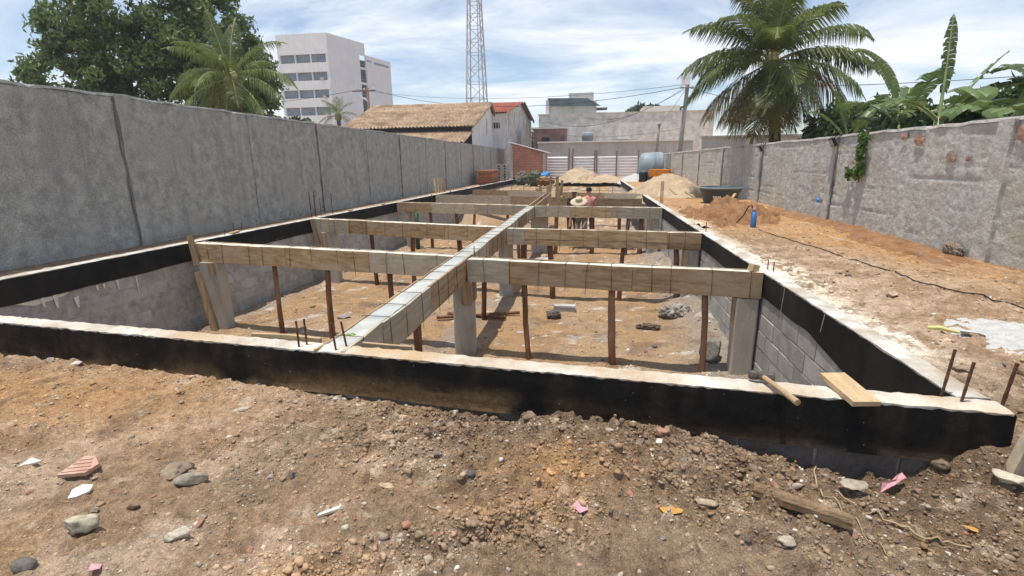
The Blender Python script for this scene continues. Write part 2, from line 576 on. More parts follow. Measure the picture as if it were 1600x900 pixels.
CX = [-8, -5, -2.4, -1.5, -0.6, -0.1, 0.35, 0.7, 1.0, 1.4, 1.7, 1.95, 2.2, 5]
CZ = [-0.28, -0.29, -0.30, -0.345, -0.36, -0.31, -0.29, -0.32, -0.40, -0.52, -0.45, -0.24, -0.20, -0.2]
RX = [-8, -5, -2.4, -1.2, -0.6, 0.0, 0.6, 1.1, 1.5, 1.9, 2.2, 5]
RZ = [-0.30, -0.31, -0.33, -0.34, -0.31, -0.225, -0.235, -0.31, -0.40, -0.33, -0.28, -0.25]


def gz(x, y, detail=True):
    x = np.asarray(x, dtype=float); y = np.asarray(y, dtype=float)
    d = yface(x) - y
    c = np.interp(x, CX, CZ); r = np.interp(x, RX, RZ)
    base = -0.375 + 0.05 * (fbm(x, y, 0.9, 3, 3) - 0.5)
    t1 = sstep(0.03, 0.30, d); t2 = sstep(0.28, 0.95, d)
    z = c * (1 - t1) + r * t1
    z = z * (1 - t2) + base * t2
    zr = -0.115 + 0.05 * (fbm(x, y, 0.5, 5, 3) - 0.5) + 0.02 * sstep(4.2, 4.95, x) + 0.06 * sstep(7, 12, y)
    wr = sstep(2.35, 3.7, y + 0.45 * (x - 2.1)) * sstep(2.0, 2.2, x)
    z = z * (1 - wr) + zr * wr
    zl = -0.13
    far = np.maximum(sstep(-6.7, -6.9, x), sstep(36, 38, y))
    far = np.where(x > 2.05, 0, far)
    far = np.where(d > 0, 0, far)
    z = z * (1 - far) + zl * far
    if detail:
        near = 1 - sstep(5, 14, np.hypot(x, y))
        rough = 0.62 + 0.8 * sstep(0.9, 0.2, np.abs(d - 0.35)) * sstep(-1.6, -0.6, x) + 0.5 * sstep(0.5, 0.66, fbm(x, y, 1.3, 21, 3))
        rough = np.minimum(rough, 1.25)
        bill = 1 - np.abs(2 * fbm(x, y, 6.5, 31, 4, 0.6) - 1)
        cl = np.maximum(vn(x, y, 13, 41) - 0.62, 0) * 0.075 + np.maximum(vn(x + 3.7, y, 24, 43) - 0.6, 0) * 0.042
        z = z + near * (rough * (0.060 * (bill - 0.72) + cl * 1.7) + 0.016 * (fbm(x, y, 26, 51, 2) - 0.5))
        # boot ruts and a low bank running towards the corner of the picture
        bank = np.exp(-((y - (1.75 + 0.42 * (x + 0.75))) / 0.07) ** 2) * sstep(-1.4, -0.8, x) * sstep(0.35, -0.35, x)
        z = z + near * 0.045 * bank * (0.4 + vn(x, y, 9, 61))
        ck = sstep(1.2, 0.0, np.abs(fbm(x, y, 3.2, 67, 3) - 0.5) * 26) * sstep(0.45, 0.6, fbm(x, y, 1.5, 69, 2))
        z = z - near * 0.018 * ck
        lump = sstep(0.70, 0.15, np.abs(d - 0.3)) * sstep(-1.9, -0.8, x) + 1.0 * np.exp(-((y - (1.73 + 0.42 * (x + 0.75))) / 0.12) ** 2) * sstep(-1.4, -0.8, x) * sstep(0.35, -0.2, x)
        z = z + near * np.minimum(lump, 1) * (0.050 * (np.maximum(vn(x, y, 17, 45), vn(x + 5.3, y + 1.7, 15, 47)) - 0.6) + 0.030 * (vn(x, y, 33, 49) - 0.5))
        z = z - near * 0.05 * np.exp(-((y - (1.66 + 0.42 * (x + 0.75))) / 0.055) ** 2) * sstep(-1.4, -0.8, x) * sstep(0.35, -0.35, x) * vn(x, y, 6, 63)
    return z


def soil_tint(x, y):
    x = np.asarray(x, dtype=float); y = np.asarray(y, dtype=float)
    d = yface(x) - y
    n = fbm(x, y, 1.1, 71, 5); n2 = fbm(x, y, 3.7, 73, 4); n3 = fbm(x, y, 14, 75, 3)
    brown = np.array((0.255, 0.180, 0.118)); grey = np.array((0.185, 0.135, 0.093)); orange = np.array((0.335, 0.205, 0.105))
    pink = np.array((0.37, 0.285, 0.215)); cem = np.array((0.62, 0.575, 0.50)); dark = np.array((0.125, 0.085, 0.058))
    c = brown[None, :] * np.ones((x.size, 1)).reshape(x.shape + (1,)) if x.ndim == 1 else None
    c = np.ones(x.shape + (3,)) * brown

    def mixin(c, k, f):
        f = np.clip(f, 0, 1)[..., None]
        return c * (1 - f) + k * f
    c = mixin(c, pink, sstep(0.38, 0.58, n2) * 0.9)
    c = mixin(c, grey, sstep(0.5, 0.62, n) * 0.7)
    ridge = sstep(0.85, 0.3, d) * sstep(-1.7, -0.7, x) * (d > -0.05) * (y < 3.6) * sstep(3.4, 2.4, x)
    c = mixin(c, np.array((0.15, 0.106, 0.072)), ridge * 0.85)
    c = mixin(c, np.array((0.165, 0.118, 0.078)), sstep(0.9, 1.5, x) * sstep(3.2, 2.4, y) * 0.7)
    # orange earth
    o = np.exp(-(((x + 3.6) / 1.3) ** 2 + ((y - 2.75) / 0.45) ** 2)) * 1.1
    o += np.exp(-(((x + 0.15) / 0.32) ** 2 + ((y - 2.28) / 0.16) ** 2)) * 0.95
    o += np.exp(-(((x + 0.35) / 0.35) ** 2 + ((y - 2.0) / 0.10) ** 2)) * 0.6
    o += np.exp(-(((x + 1.1) / 0.3) ** 2 + ((y - 1.55) / 0.16) ** 2)) * 0.5
    o += np.exp(-(((x + 2.7) / 0.35) ** 2 + ((y - 1.5) / 0.2) ** 2)) * 0.55
    xo = x - 3.9 + 0.06 * (y - 7)
    right = sstep(2.1, 2.3, x) * sstep(3.3, 4.2, y)
    o += right * (0.18 + sstep(-0.55, 0.55, xo + 0.9 * (n - 0.5)) * sstep(4.5, 8.0, y) * 0.95 + sstep(8, 11, y) * 0.75)
    c = mixin(c, orange, o * (0.35 + 1.1 * n2))
    # cement dust beside the right hand beam
    off = x - xR(y) - 0.15
    ce = sstep(0.50, 0.05, off) * right * (0.55 + 0.45 * sstep(0.35, 0.6, fbm(x, y, 1.6, 81, 3)))
    ce = ce * sstep(0.40, 0.60, n3 * 0.45 + n2 * 0.3 + 0.40 * sstep(0.62, 0.0, off)) * 1.1
    ce += np.exp(-(((off - 0.35) / 0.28) ** 2 + ((y - 6.4) / 1.2) ** 2)) * right * sstep(0.42, 0.58, n3) * 0.9
    ce += np.exp(-(((off - 0.28) / 0.2) ** 2 + ((y - 3.75) / 0.5) ** 2)) * right * sstep(0.44, 0.56, n3) * 0.9
    c = mixin(c, cem, ce * sstep(16, 9, y))
    # scattered damp spots and pale crumbs
    c = mixin(c, dark, sstep(0.66, 0.78, fbm(x, y, 5.5, 91, 3)) * 0.45)
    c = mixin(c, np.array((0.42, 0.35, 0.27)), sstep(0.70, 0.80, fbm(x + 9, y, 10, 93, 3)) * 0.6)
    return c * (1.04 + 0.58 * n3)[..., None] * np.array((1.0, 0.965, 0.90))


def axis_pts(segs):
    out = [segs[0][0]]
    for a, b, st in segs:
        k = max(1, int(round((b - a) / st)))
        out += list(a + (b - a) * (np.arange(1, k + 1) / k))
    return np.array(out)


def grid_mesh(xs, ys, zf, tf, keep, name, m):
    X, Y = np.meshgrid(xs, ys)
    x = X.ravel(); y = Y.ravel()
    nx = len(xs); ny = len(ys)
    I = np.arange(nx * ny).reshape(ny, nx)
    F = np.stack([I[:-1, :-1].ravel(), I[:-1, 1:].ravel(), I[1:, 1:].ravel(), I[1:, :-1].ravel()], 1)
    cxm = (x[F[:, 0]] + x[F[:, 2]]) / 2; cym = (y[F[:, 0]] + y[F[:, 2]]) / 2
    F = F[keep(cxm, cym)]
    used = np.zeros(nx * ny, bool); used[F.ravel()] = True
    idx = np.cumsum(used) - 1
    F = idx[F]
    x = x[used]; y = y[used]
    z = zf(x, y)
    return np_mesh(name, np.stack([x, y, z], 1), F, m, tf(x, y), smooth=True)


def outside(x, y):
    ins = (x > xL(y) - 0.15 + 0.07) & (x < xR(y) + 0.15 - 0.05) & (y > yface(x) + 0.06) & (y < yback(x) - 0.05)
    return ~ins


gx = axis_pts([(-600, -120, 120), (-120, -20, 10), (-20, -8, 1.0), (-8, -5.2, 0.2), (-5.2, -2.7, 0.022), (-2.7, 2.6, 0.0125), (2.6, 5.4, 0.035), (5.4, 20, 1.0),
               (20, 120, 10), (120, 600, 120)])
gy = axis_pts([(-300, -20, 40), (-20, 0.9, 1.3), (0.9, 1.2, 0.05), (1.2, 3.35, 0.0125), (3.35, 8, 0.035), (8, 20, 0.15), (20, 46, 0.5), (46, 146, 10), (146, 900, 125)])
g = link_mesh('ground', grid_mesh(gx, gy, gz, soil_tint, outside, 'ground', SOIL))
tag(g, 'brown and orange bare building-site soil around the foundation', kind='structure')


# pit floor -----------------------------------------------------------
def pz(x, y):
    z = -1.30 + 0.027 * (np.asarray(x) - 1.9)
    z = z + 0.10 * (fbm(x, y, 0.8, 101, 4) - 0.5) + 0.05 * (fbm(x, y, 5, 103, 3) - 0.5)
    z = z + 0.22 * sstep(0.75, 0.1, xR(y) - x) * fbm(x, y, 2.2, 107, 3) + 0.12 * sstep(0.6, 0.1, x - xL(y)) * fbm(x, y, 2, 109, 3)
    fill = sstep(22.5, 25.5, y)
    return z * (1 - fill) + (-0.42 + 0.1 * (fbm(x, y, 0.8, 121, 3) - 0.5)) * fill


def pit_tint(x, y):
    n = fbm(x, y, 0.9, 111, 4); n2 = fbm(x, y, 3.2, 113, 4); n3 = fbm(x, y, 11, 115, 3)
    c = np.ones(np.shape(x) + (3,)) * np.array((0.37, 0.235, 0.125))

    def mixin(c, k, f):
        f = np.clip(f, 0, 1)[..., None]
        return c * (1 - f) + np.array(k) * f
    c = mixin(c, (0.27, 0.185, 0.118), sstep(0.5, 0.62, n2) * 0.6)
    c = mixin(c, (0.40, 0.30, 0.20), sstep(0.52, 0.66, n) * 0.5)
    c = mixin(c, (0.30, 0.27, 0.23), sstep(0.9, 0.2, xR(y) - x) * 0.8 + sstep(0.9, 0.2, np.abs(x + 2.3)) * 0.55 * sstep(0.4, 0.6, n2) + sstep(0.7, 0.1, x - xL(y)) * 0.5)
    c = mixin(c, (0.60, 0.56, 0.50), sstep(0.66, 0.76, fbm(x + 4, y, 4.5, 117, 4)) * 0.7)
    c = mixin(c, (0.15, 0.10, 0.07), sstep(0.63, 0.75, fbm(x, y + 8, 2.8, 119, 3)) * 0.5)
    return c * (0.85 + 0.3 * n3)[..., None]


px_ = axis_pts([(-7.0, 2.1, 0.045)])
py_ = axis_pts([(2.7, 10, 0.045), (10, 18, 0.12), (18, 46, 0.5)])
pf = link_mesh('pit_floor', grid_mesh(px_, py_, pz, pit_tint,
               lambda x, y: (x > xL(y) - 0.1) & (x < xR(y) + 0.1) & (y > yface(x) + 0.1) & (y < yback(x)), 'pit_floor', SOIL))
tag(pf, 'orange earth floor strewn with rubble inside the foundation', kind='structure')


# ------------------------------------------------------------------ boundary walls
def relief_wall(name, xface, sign, y0, y1, zbot, ztopf, ysegs, zstep, amp, m, thick=0.18):
    """rough plaster wall along y: faces the plot on side `sign`, real relief on the face"""
    ys = axis_pts(ysegs); zs = np.linspace(0, 1, zstep)
    Yg, T = np.meshgrid(ys, zs)
    y = Yg.ravel(); t = T.ravel()
    zt = ztopf(y)
    z = zbot + t * (zt - zbot)
    x0 = xface(y)
    rel = amp * ((fbm(y, z, 1.2, 131, 3, 0.5) - 0.5) * 0.6 + (fbm(y + z * 0.6, z * 1.5, 14, 137, 2, 0.9) - 0.5) * 0.45)
    rel = rel - amp * 0.4 * np.exp(-(((z + 0.03 * vn(y, z, 1.5, 149)) % 0.21 - 0.1) / 0.012) ** 2) * sstep(0.5, 0.62, vn(y, np.floor(z / 0.21) * 3.0, 0.9, 147))
    x = x0 + sign * rel
    nx = len(ys); nz = len(zs)
    I = np.arange(nx * nz).reshape(nz, nx)
    F = np.stack([I[:-1, :-1].ravel(), I[:-1, 1:].ravel(), I[1:, 1:].ravel(), I[1:, :-1].ravel()], 1)
    V = np.stack([x, y, z], 1)
    # top and back
    n0 = len(V)
    top = np.stack([xface(ys) - sign * thick, ys, ztopf(ys)], 1)
    bot = np.stack([xface(ys) - sign * thick, ys, np.full(nx, zbot)], 1)
    V = np.concatenate([V, top, bot])
    tI = n0 + np.arange(nx); bI = n0 + nx + np.arange(nx)
    lastrow = I[-1]
    F2 = np.stack([lastrow[:-1], lastrow[1:], tI[1:], tI[:-1]], 1)
    F3 = np.stack([tI[:-1], tI[1:], bI[1:], bI[:-1]], 1)
    return np_mesh(name, V, np.concatenate([F, F2, F3]), m, smooth=False)


def lwx(y):
    return -8.0 + 0.012 * (np.asarray(y) - 8)


def lwz(y):
    return 2.42 + 0.03 * (fbm(y, y * 0, 0.7, 141, 3) - 0.5) + 0.03 * np.exp(-((y - 7.9) / 0.25) ** 2) - 0.002 * np.maximum(y - 20, 0)


def rwx(y):
    return 5.1 - 0.004 * (np.asarray(y) - 8)


def rwz(y):
    return 1.70 + 0.03 * (fbm(y, y * 0 + 4, 0.9, 143, 3) - 0.5)


lw = thing('boundary_wall', (-8.0, 8, -0.3), 'long tall grey plastered boundary wall in shade on the left of the plot', 'wall')
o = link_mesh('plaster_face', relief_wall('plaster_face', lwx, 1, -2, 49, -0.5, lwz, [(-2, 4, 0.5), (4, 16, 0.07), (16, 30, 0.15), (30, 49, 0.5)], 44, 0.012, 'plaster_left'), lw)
o.location = -ORG[lw.name]
rw = thing('boundary_wall', (5.1, 8, -0.3), 'long rough grey rendered boundary wall on the right with bare brick patches', 'wall')
o = link_mesh('plaster_face', relief_wall('plaster_face', rwx, -1, 1.0, 39, -0.5, rwz, [(1, 5.5, 0.3), (5.5, 14, 0.03), (14, 24, 0.08), (24, 39, 0.3)], 70, 0.035, 'plaster_right'), rw)
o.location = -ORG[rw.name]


def pilaster(parent, x, y, sign, zt, wd, proud, m='plaster_left', stain=True):
    mb = MB()
    ys = [y - wd / 2, y + wd / 2]
    k = 14
    vs = []
    for i in range(k + 1):
        z = -0.45 + (zt + 0.45) * i / k
        j = lambda a: random.uniform(-a, a)
        vs += [(x - sign * 0.03, ys[0] + j(0.012), z), (x + sign * (proud + j(0.006)), ys[0] + j(0.012), z),
               (x + sign * (proud + j(0.006)), ys[1] + j(0.012), z), (x - sign * 0.03, ys[1] + j(0.012), z)]
    fs = []
    for i in range(k):
        for c in range(3):
            a = i * 4 + c
            fs.append((a, a + 1, a + 5, a + 4))
    fs.append((4 * k, 4 * k + 1, 4 * k + 2, 4 * k + 3))
    mb.add(vs, fs)
    p = mb.build('pilaster', m, parent)
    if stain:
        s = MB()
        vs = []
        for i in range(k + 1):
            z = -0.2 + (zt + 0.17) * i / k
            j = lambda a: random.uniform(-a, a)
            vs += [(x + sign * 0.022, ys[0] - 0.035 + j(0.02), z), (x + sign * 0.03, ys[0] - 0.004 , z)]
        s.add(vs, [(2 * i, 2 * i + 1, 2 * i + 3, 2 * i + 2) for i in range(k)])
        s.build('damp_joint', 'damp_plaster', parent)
    return p


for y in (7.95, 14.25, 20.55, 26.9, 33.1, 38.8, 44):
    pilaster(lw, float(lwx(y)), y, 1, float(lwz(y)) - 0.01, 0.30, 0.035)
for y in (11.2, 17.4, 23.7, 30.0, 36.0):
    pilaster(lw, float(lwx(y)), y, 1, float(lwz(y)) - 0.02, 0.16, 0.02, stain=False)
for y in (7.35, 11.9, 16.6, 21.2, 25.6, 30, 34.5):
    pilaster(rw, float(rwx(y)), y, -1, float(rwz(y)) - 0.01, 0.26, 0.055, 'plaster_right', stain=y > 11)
for (wall, xf, zf, s, ya, yb) in ((lw, lwx, lwz, 1, 2, 49), (rw, rwx, rwz, -1, 2, 39)):
    mb = MB()
    ys = np.arange(ya, yb, 0.3)
    vs = []
    for y in ys:
        z = float(zf(np.array([y]))[0]); x = float(xf(y)); e = random.uniform(-0.012, 0.012)
        vs += [(x + s * (0.016 + e), y, z - 0.03 + e * 1.5), (x + s * (0.005 + e), y, z + 0.014 + e), (x - s * 0.2, y, z + 0.02 + e), (x - s * 0.2, y, z - 0.05)]
    mb.add(vs, [(4 * i + c, 4 * i + c + 1, 4 * i + c + 5, 4 * i + c + 4) for i in range(len(ys) - 1) for c in range(3)])
    mb.build('coping', 'plaster_left' if s > 0 else 'plaster_right', wall)


def blob_patch(parent, name, m, y, z, wy, wz, xf, off, s=-1, n=14):
    """irregular thin slab lying on the wall face"""
    x = float(xf(y))
    vs = [(x + s * off, y, z)]
    for k in range(n):
        a = 2 * math.pi * k / n
        r = random.uniform(0.65, 1.1)
        vs.append((x + s * off * random.uniform(0.7, 1.0), y + wy * r * math.cos(a), z + wz * r * math.sin(a)))
    mb = MB().add(vs, [(0, 1 + k, 1 + (k + 1) % n) for k in range(n)])
    return mb.build(name, m, parent)


for (y, z, a, b) in ((8.25, 1.25, 0.12, 0.10), (9.05, 1.52, 0.14, 0.11), (9.45, 1.58, 0.10, 0.07), (7.05, 1.52, 0.16, 0.12), (7.9, 1.22, 0.05, 0.05), (10.95, 1.18, 0.10, 0.07)):
    blob_patch(rw, 'exposed_brick', 'old_brick', y, z, a, b, rwx, 0.042)


# ------------------------------------------------------------------ foundation
def sweep(p0, p1, prof, step=0.08, jit=0.004, jz=0.003):
    """profile [(lateral offset to the left of travel, z)] swept from p0 to p1, with uneven edges"""
    p0 = Vector((p0[0], p0[1], 0)); p1 = Vector((p1[0], p1[1], 0))
    d = p1 - p0
    ln = d.length
    d.normalize()
    nrm = Vector((-d.y, d.x, 0))
    k = max(1, int(ln / step))
    mb = MB()
    vs = []
    n = len(prof)
    for i in range(k + 1):
        c = p0 + d * (ln * i / k)
        for (o, z) in prof:
            q = c + nrm * (o + random.uniform(-jit, jit))
            vs.append((q.x, q.y, z + random.uniform(-jz, jz)))
    fs = [(i * n + c, i * n + c + 1, (i + 1) * n + c + 1, (i + 1) * n + c) for i in range(k) for c in range(n - 1)]
    fs.append(tuple(range(n))[::-1])
    fs.append(tuple(k * n + c for c in range(n)))
    return mb.add(vs, fs)


def block_mesh(axis):
    mb = MB()
    b = 0.006
    lx, ly = (0.06, 0.388) if axis == 'y' else (0.388, 0.06)
    hx, hy, hz = lx / 2, ly / 2, 0.0945
    vs = []
    # bevelled box: 8 corners x 3
    P = []
    for sx in (-1, 1):
        for sy in (-1, 1):
            for sz in (-1, 1):
                P.append((sx, sy, sz))
    for sz in (-1, 1):
        zo = sz * hz
        vs += [(-hx + b, -hy + b, zo), (hx - b, -hy + b, zo), (hx - b, hy - b, zo), (-hx + b, hy - b, zo)]
    for sz in (-1, 1):
        zo = sz * (hz - b)
        vs += [(-hx, -hy, zo), (hx, -hy, zo), (hx, hy, zo), (-hx, hy, zo)]
    fs = [(3, 2, 1, 0), (4, 5, 6, 7)]
    for k in range(4):
        n = (k + 1) % 4
        fs += [(8 + k, 8 + n, 12 + n, 12 + k), (0 + k, 0 + n, 8 + n, 8 + k), (12 + k, 12 + n, 4 + n, 4 + k)]
    me = bpy.data.meshes.new('concrete_block')
    me.from_pydata(vs, [], fs)
    me.materials.append(MATS['damp_shaded_block' if axis == 'x' else 'block'])
    return me


BY = block_mesh('y'); BX = block_mesh('x')


def lay(parent, me, p, rz=0):
    o = bpy.data.objects.new('concrete_block', me)
    col.objects.link(o)
    o.parent = parent
    q = Vector(p) - ORG[parent.name]
    o.location = q + Vector((random.uniform(-.003, .003), random.uniform(-.004, .004), random.uniform(-.003, .003)))
    o.rotation_euler = (random.uniform(-.006, .006), random.uniform(-.006, .006), rz + random.uniform(-.006, .006))
    return o


# right hand foundation wall
fr = thing('foundation_wall', (2.05, 3, -1.3), 'tarred foundation beam on grey blocks along the right side of the pit', 'foundation')
ye = 38.5
sweep((xR(2.75), 2.80), (xR(ye), ye), [(0, -0.28), (0, -0.004), (-0.075, 0.0), (-0.15, -0.004), (-0.15, -0.28)], 0.07, 0.004).build('concrete_beam', 'lime_top', fr)
sweep((xR(2.75) + 0.011, 2.80), (xR(ye) + 0.011, ye), [(0, -1.45), (0, -0.28), (-0.10, -0.28), (-0.10, -1.45)], 0.5, 0.002).build('wall_core', 'mortar', fr)
# tar coat with a wavy lower edge
mb = MB(); vs = []
ys = np.concatenate([np.arange(2.82, 16, 0.06), np.arange(16, ye, 0.4)])
for y in ys:
    zb = -0.265 - 0.02 * float(vn(y, 0, 3, 151)) - 0.12 * float(sstep(4.4, 3.2, y)) - 0.05 * float(sstep(4.7, 4.2, y)) * float(vn(y, 3, 2.5, 153))
    e = 0.006
    x = xR(y) - 0.007
    vs += [(x, y, -0.012 + random.uniform(-e, e)), (x - 0.002, y, -0.15), (x, y, zb)]
mb.add(vs, [(3 * i + c, 3 * i + c + 1, 3 * i + c + 4, 3 * i + c + 3) for i in range(len(ys) - 1) for c in range(2)])
mb.build('tar_coat', 'tar', fr)
for k in range(5):
    zc = -0.28 - 0.10 - 0.20 * k
    y = 2.85 + (0.2 if k % 2 else 0)
    while y < 14.5:
        lay(fr, BY, (xR(y) + 0.034, y + 0.2, zc), 0.0025)
        y += 0.40
for (y, a) in ((4.35, 0.16), (5.25, 0.3)):
    MB().bar((xR(y) - 0.012, y, -0.02), (xR(y) - 0.014, y + 0.03, -0.02 - a), 0.006, 0.004, (1, 0, 0)).build('cement_drip', 'lime_top', fr)

# left hand foundation wall
fl = thing('foundation_wall', (-6.8, 4, -1.5), 'tarred foundation beam on grey blocks along the left side of the pit', 'foundation')
ye = 42.8
sweep((xL(3.4), 3.4), (xL(ye), ye), [(0, -0.30), (0, -0.004), (0.075, 0.0), (0.15, -0.004), (0.15, -0.30)], 0.07, 0.004).build('concrete_beam', 'lime_top', fl)
sweep((xL(3.4) - 0.011, 3.4), (xL(ye) - 0.011, ye), [(0, -1.7), (0, -0.30), (0.10, -0.30), (0.10, -1.7)], 0.5, 0.002).build('wall_core', 'mortar', fl)
mb = MB(); vs = []
ys = np.concatenate([np.arange(3.45, 18, 0.07), np.arange(18, ye, 0.4)])
for y in ys:
    zb = -0.30 - 0.03 * float(vn(y, 5, 2.3, 161))
    x = xL(y) + 0.007
    vs += [(x, y, zb), (x + 0.002, y, -0.15), (x, y, -0.012 + random.uniform(-.005, .005))]
mb.add(vs, [(3 * i + c, 3 * i + c + 1, 3 * i + c + 4, 3 * i + c + 3) for i in range(len(ys) - 1) for c in range(2)])
mb.build('tar_coat', 'tar', fl)
for k in range(6):
    zc = -0.30 - 0.10 - 0.20 * k
    y = 3.5 + (0.2 if k % 2 else 0)
    while y < 16.6:
        lay(fl, BY, (xL(y) - 0.034, y + 0.2, zc), -0.03)
        y += 0.40
for (y, z0, a, wd) in ((5.05, -.33, .12, .03), (5.2, -.33, .17, .03), (5.75, -.34, .07, .02), (5.85, -.34, .06, .02), (6.05, -.33, .13, .025), (5.45, -.42, .15, .035), (6.35, -.34, .26, .012)):
    x = xL(y) + 0.004
    MB().add([(x, y - wd, z0), (x, y + wd, z0 + 0.01), (x, y + wd * 0.45, z0 - a), (x, y - wd * 0.35, z0 - a * 0.95)], [(0, 1, 2, 3)]).build('cement_drip', 'dry_cement', fl)
MB().add([(xL(4.7) + .003, 4.75, -.33), (xL(5) + .003, 5.4, -.335), (xL(5) + .003, 5.3, -.37), (xL(4.7) + .003, 4.95, -.40)], [(0, 1, 2, 3)]).build('cement_drip', 'dry_cement', fl)

# front foundation wall
ff = thing('foundation_wall', (0, 2.8, -0.9), 'black tarred foundation beam with a pale top across the foreground', 'foundation')
a = (2.125, yface(2.125)); b = (-6.86, yface(-6.86))
sweep(a, b, [(0.0, -0.30), (0.0, -0.006), (-0.045, 0.0), (-0.10, 0.0), (-0.15, -0.006), (-0.15, -0.30)], 0.04, 0.005, 0.004).build('concrete_beam', 'lime_top_stained', ff)
sweep((2.09, yface(2.09) + 0.012), (-6.8, yface(-6.8) + 0.012), [(0, -1.7), (0, -0.30), (-0.12, -0.30), (-0.12, -1.7)], 0.5, 0.002).build('wall_core', 'mortar', ff)
xs = np.arange(2.13, -6.86, -0.03)
NR = 12
tv = []; tt = []
for x in xs:
    y = yface(x) - 0.006
    e = random.uniform(-0.009, 0.005)
    zb = -0.297 - 0.020 * float(vn(x, 9, 2.6, 171))
    lip = 0.018 * float(vn(x, 2, 3.1, 173)) + 0.004
    for j in range(NR):
        f = j / (NR - 1)
        z = -0.010 + e * (1 - f) + (zb + 0.010) * f
        bul = 0.007 * float(vn(x, z * 3, 8, 175)) + 0.004 * math.sin(f * math.pi)
        tv.append((x, y - (lip if j == NR - 1 else bul), z))
        splash = 0.75 * math.exp(-((x + 1.0) / 0.75) ** 2) * float(sstep(0.35, 0.75, f)) + 0.55 * float(sstep(0.6, -2.2, x)) * float(sstep(0.25, 1.0, f)) + 0.22 * float(sstep(0.5, 1.0, f))
        n = float(fbm(np.array([x]), np.array([z * 1.6]), 3.5, 177, 4)[0])
        k = min(1.0, splash * float(sstep(0.30, 0.62, n)) * 1.25 + 0.12 * float(sstep(0.55, 0.7, float(fbm(np.array([x * 2.5]), np.array([z * 0.5]), 4, 179, 3)[0]))))
        tt.append([0.0085 * (1 - k) + c * k for c in (0.125, 0.082, 0.042)])
I_ = np.arange(len(xs) * NR).reshape(len(xs), NR)
TF = np.stack([I_[:-1, :-1].ravel(), I_[:-1, 1:].ravel(), I_[1:, 1:].ravel(), I_[1:, :-1].ravel()], 1)
o = link_mesh('tar_coat', np_mesh('tar_coat', np.array(tv), TF, TARF, np.array(tt), smooth=True), ff)
o.location = -ORG[ff.name]
mb = MB()
x = 2.132
mb.add([(x, yface(x) - 0.006, -0.01), (x, yface(x) + 0.185, -0.01), (x, yface(x) + 0.185, -0.3), (x, yface(x) - 0.006, -0.3)], [(0, 1, 2, 3)])
mb.build('tar_end', 'tar', ff)
for k in range(2):
    x = 2.0 - (0.2 if k % 2 else 0)
    while x > -1.6:
        lay(ff, BX, (x - 0.12, yface(x - 0.12) + 0.034, -0.31 - 0.10 - 0.2 * k), -0.095)
        x -= 0.40
# pale flecks and a smear of mud thrown on the tar
mb = MB()
for i in range(40):
    x = random.uniform(-4.6, 2.0); z = random.uniform(-0.27, -0.03); r = random.uniform(0.001, 0.003)
    y = yface(x) - 0.0165
    mb.add([(x - r, y, z), (x + r * .3, y, z - r * random.uniform(.6, 2.0)), (x + r, y, z + r * .4), (x, y, z + r)], [(0, 1, 2, 3)])
tag(mb.build('paint_fleck', 'lime_top', ff), kind='stuff')

# far end of the foundation
fb = thing('foundation_wall', (-1.8, 40.5, -1.3), 'low concrete beam closing the far end of the pit', 'foundation')
sweep((xR(38.5), 38.55), (xL(42.8), 42.75), [(0, -1.5), (0, 0), (-0.15, 0), (-0.15, -1.5)], 0.4, 0.003).build('concrete_beam', 'block', fb)


# ------------------------------------------------------------------ formwork beams
def plank(parent, a, b, th, z0, z1, nrm, m, off):
    """one board standing on edge from a to b, front face offset off..off-th against nrm"""
    a = Vector((a[0], a[1], 0)); b = Vector((b[0], b[1], 0))
    d = (b - a); ln = d.length; d.normalize()
    n = Vector(nrm)
    k = max(2, int(ln / 0.25))
    vs = []
    tilt = random.uniform(-0.007, 0.007); bow = random.uniform(-0.014, 0.014)
    for i in range(k + 1):
        c = a + d * (ln * i / k)
        wv = random.uniform(-0.003, 0.003) + bow * math.sin(math.pi * i / k) ** 2 * 0.5; e = random.uniform(-0.004, 0.004) + bow * 0.5 * math.sin(math.pi * i / k)
        for (o, z) in ((off, z0), (off, z1), (off + th, z1), (off + th, z0)):
            q = c + n * (o + wv + (tilt if z == z1 else -tilt))
            vs.append((q.x, q.y, z + e))
    fs = [(i * 4 + c, i * 4 + (c + 1) % 4, (i + 1) * 4 + (c + 1) % 4, (i + 1) * 4 + c) for i in range(k) for c in range(4)]
    fs += [(3, 2, 1, 0), tuple(k * 4 + c for c in range(4))]
    return MB().add(vs, fs).build('board', m, parent)


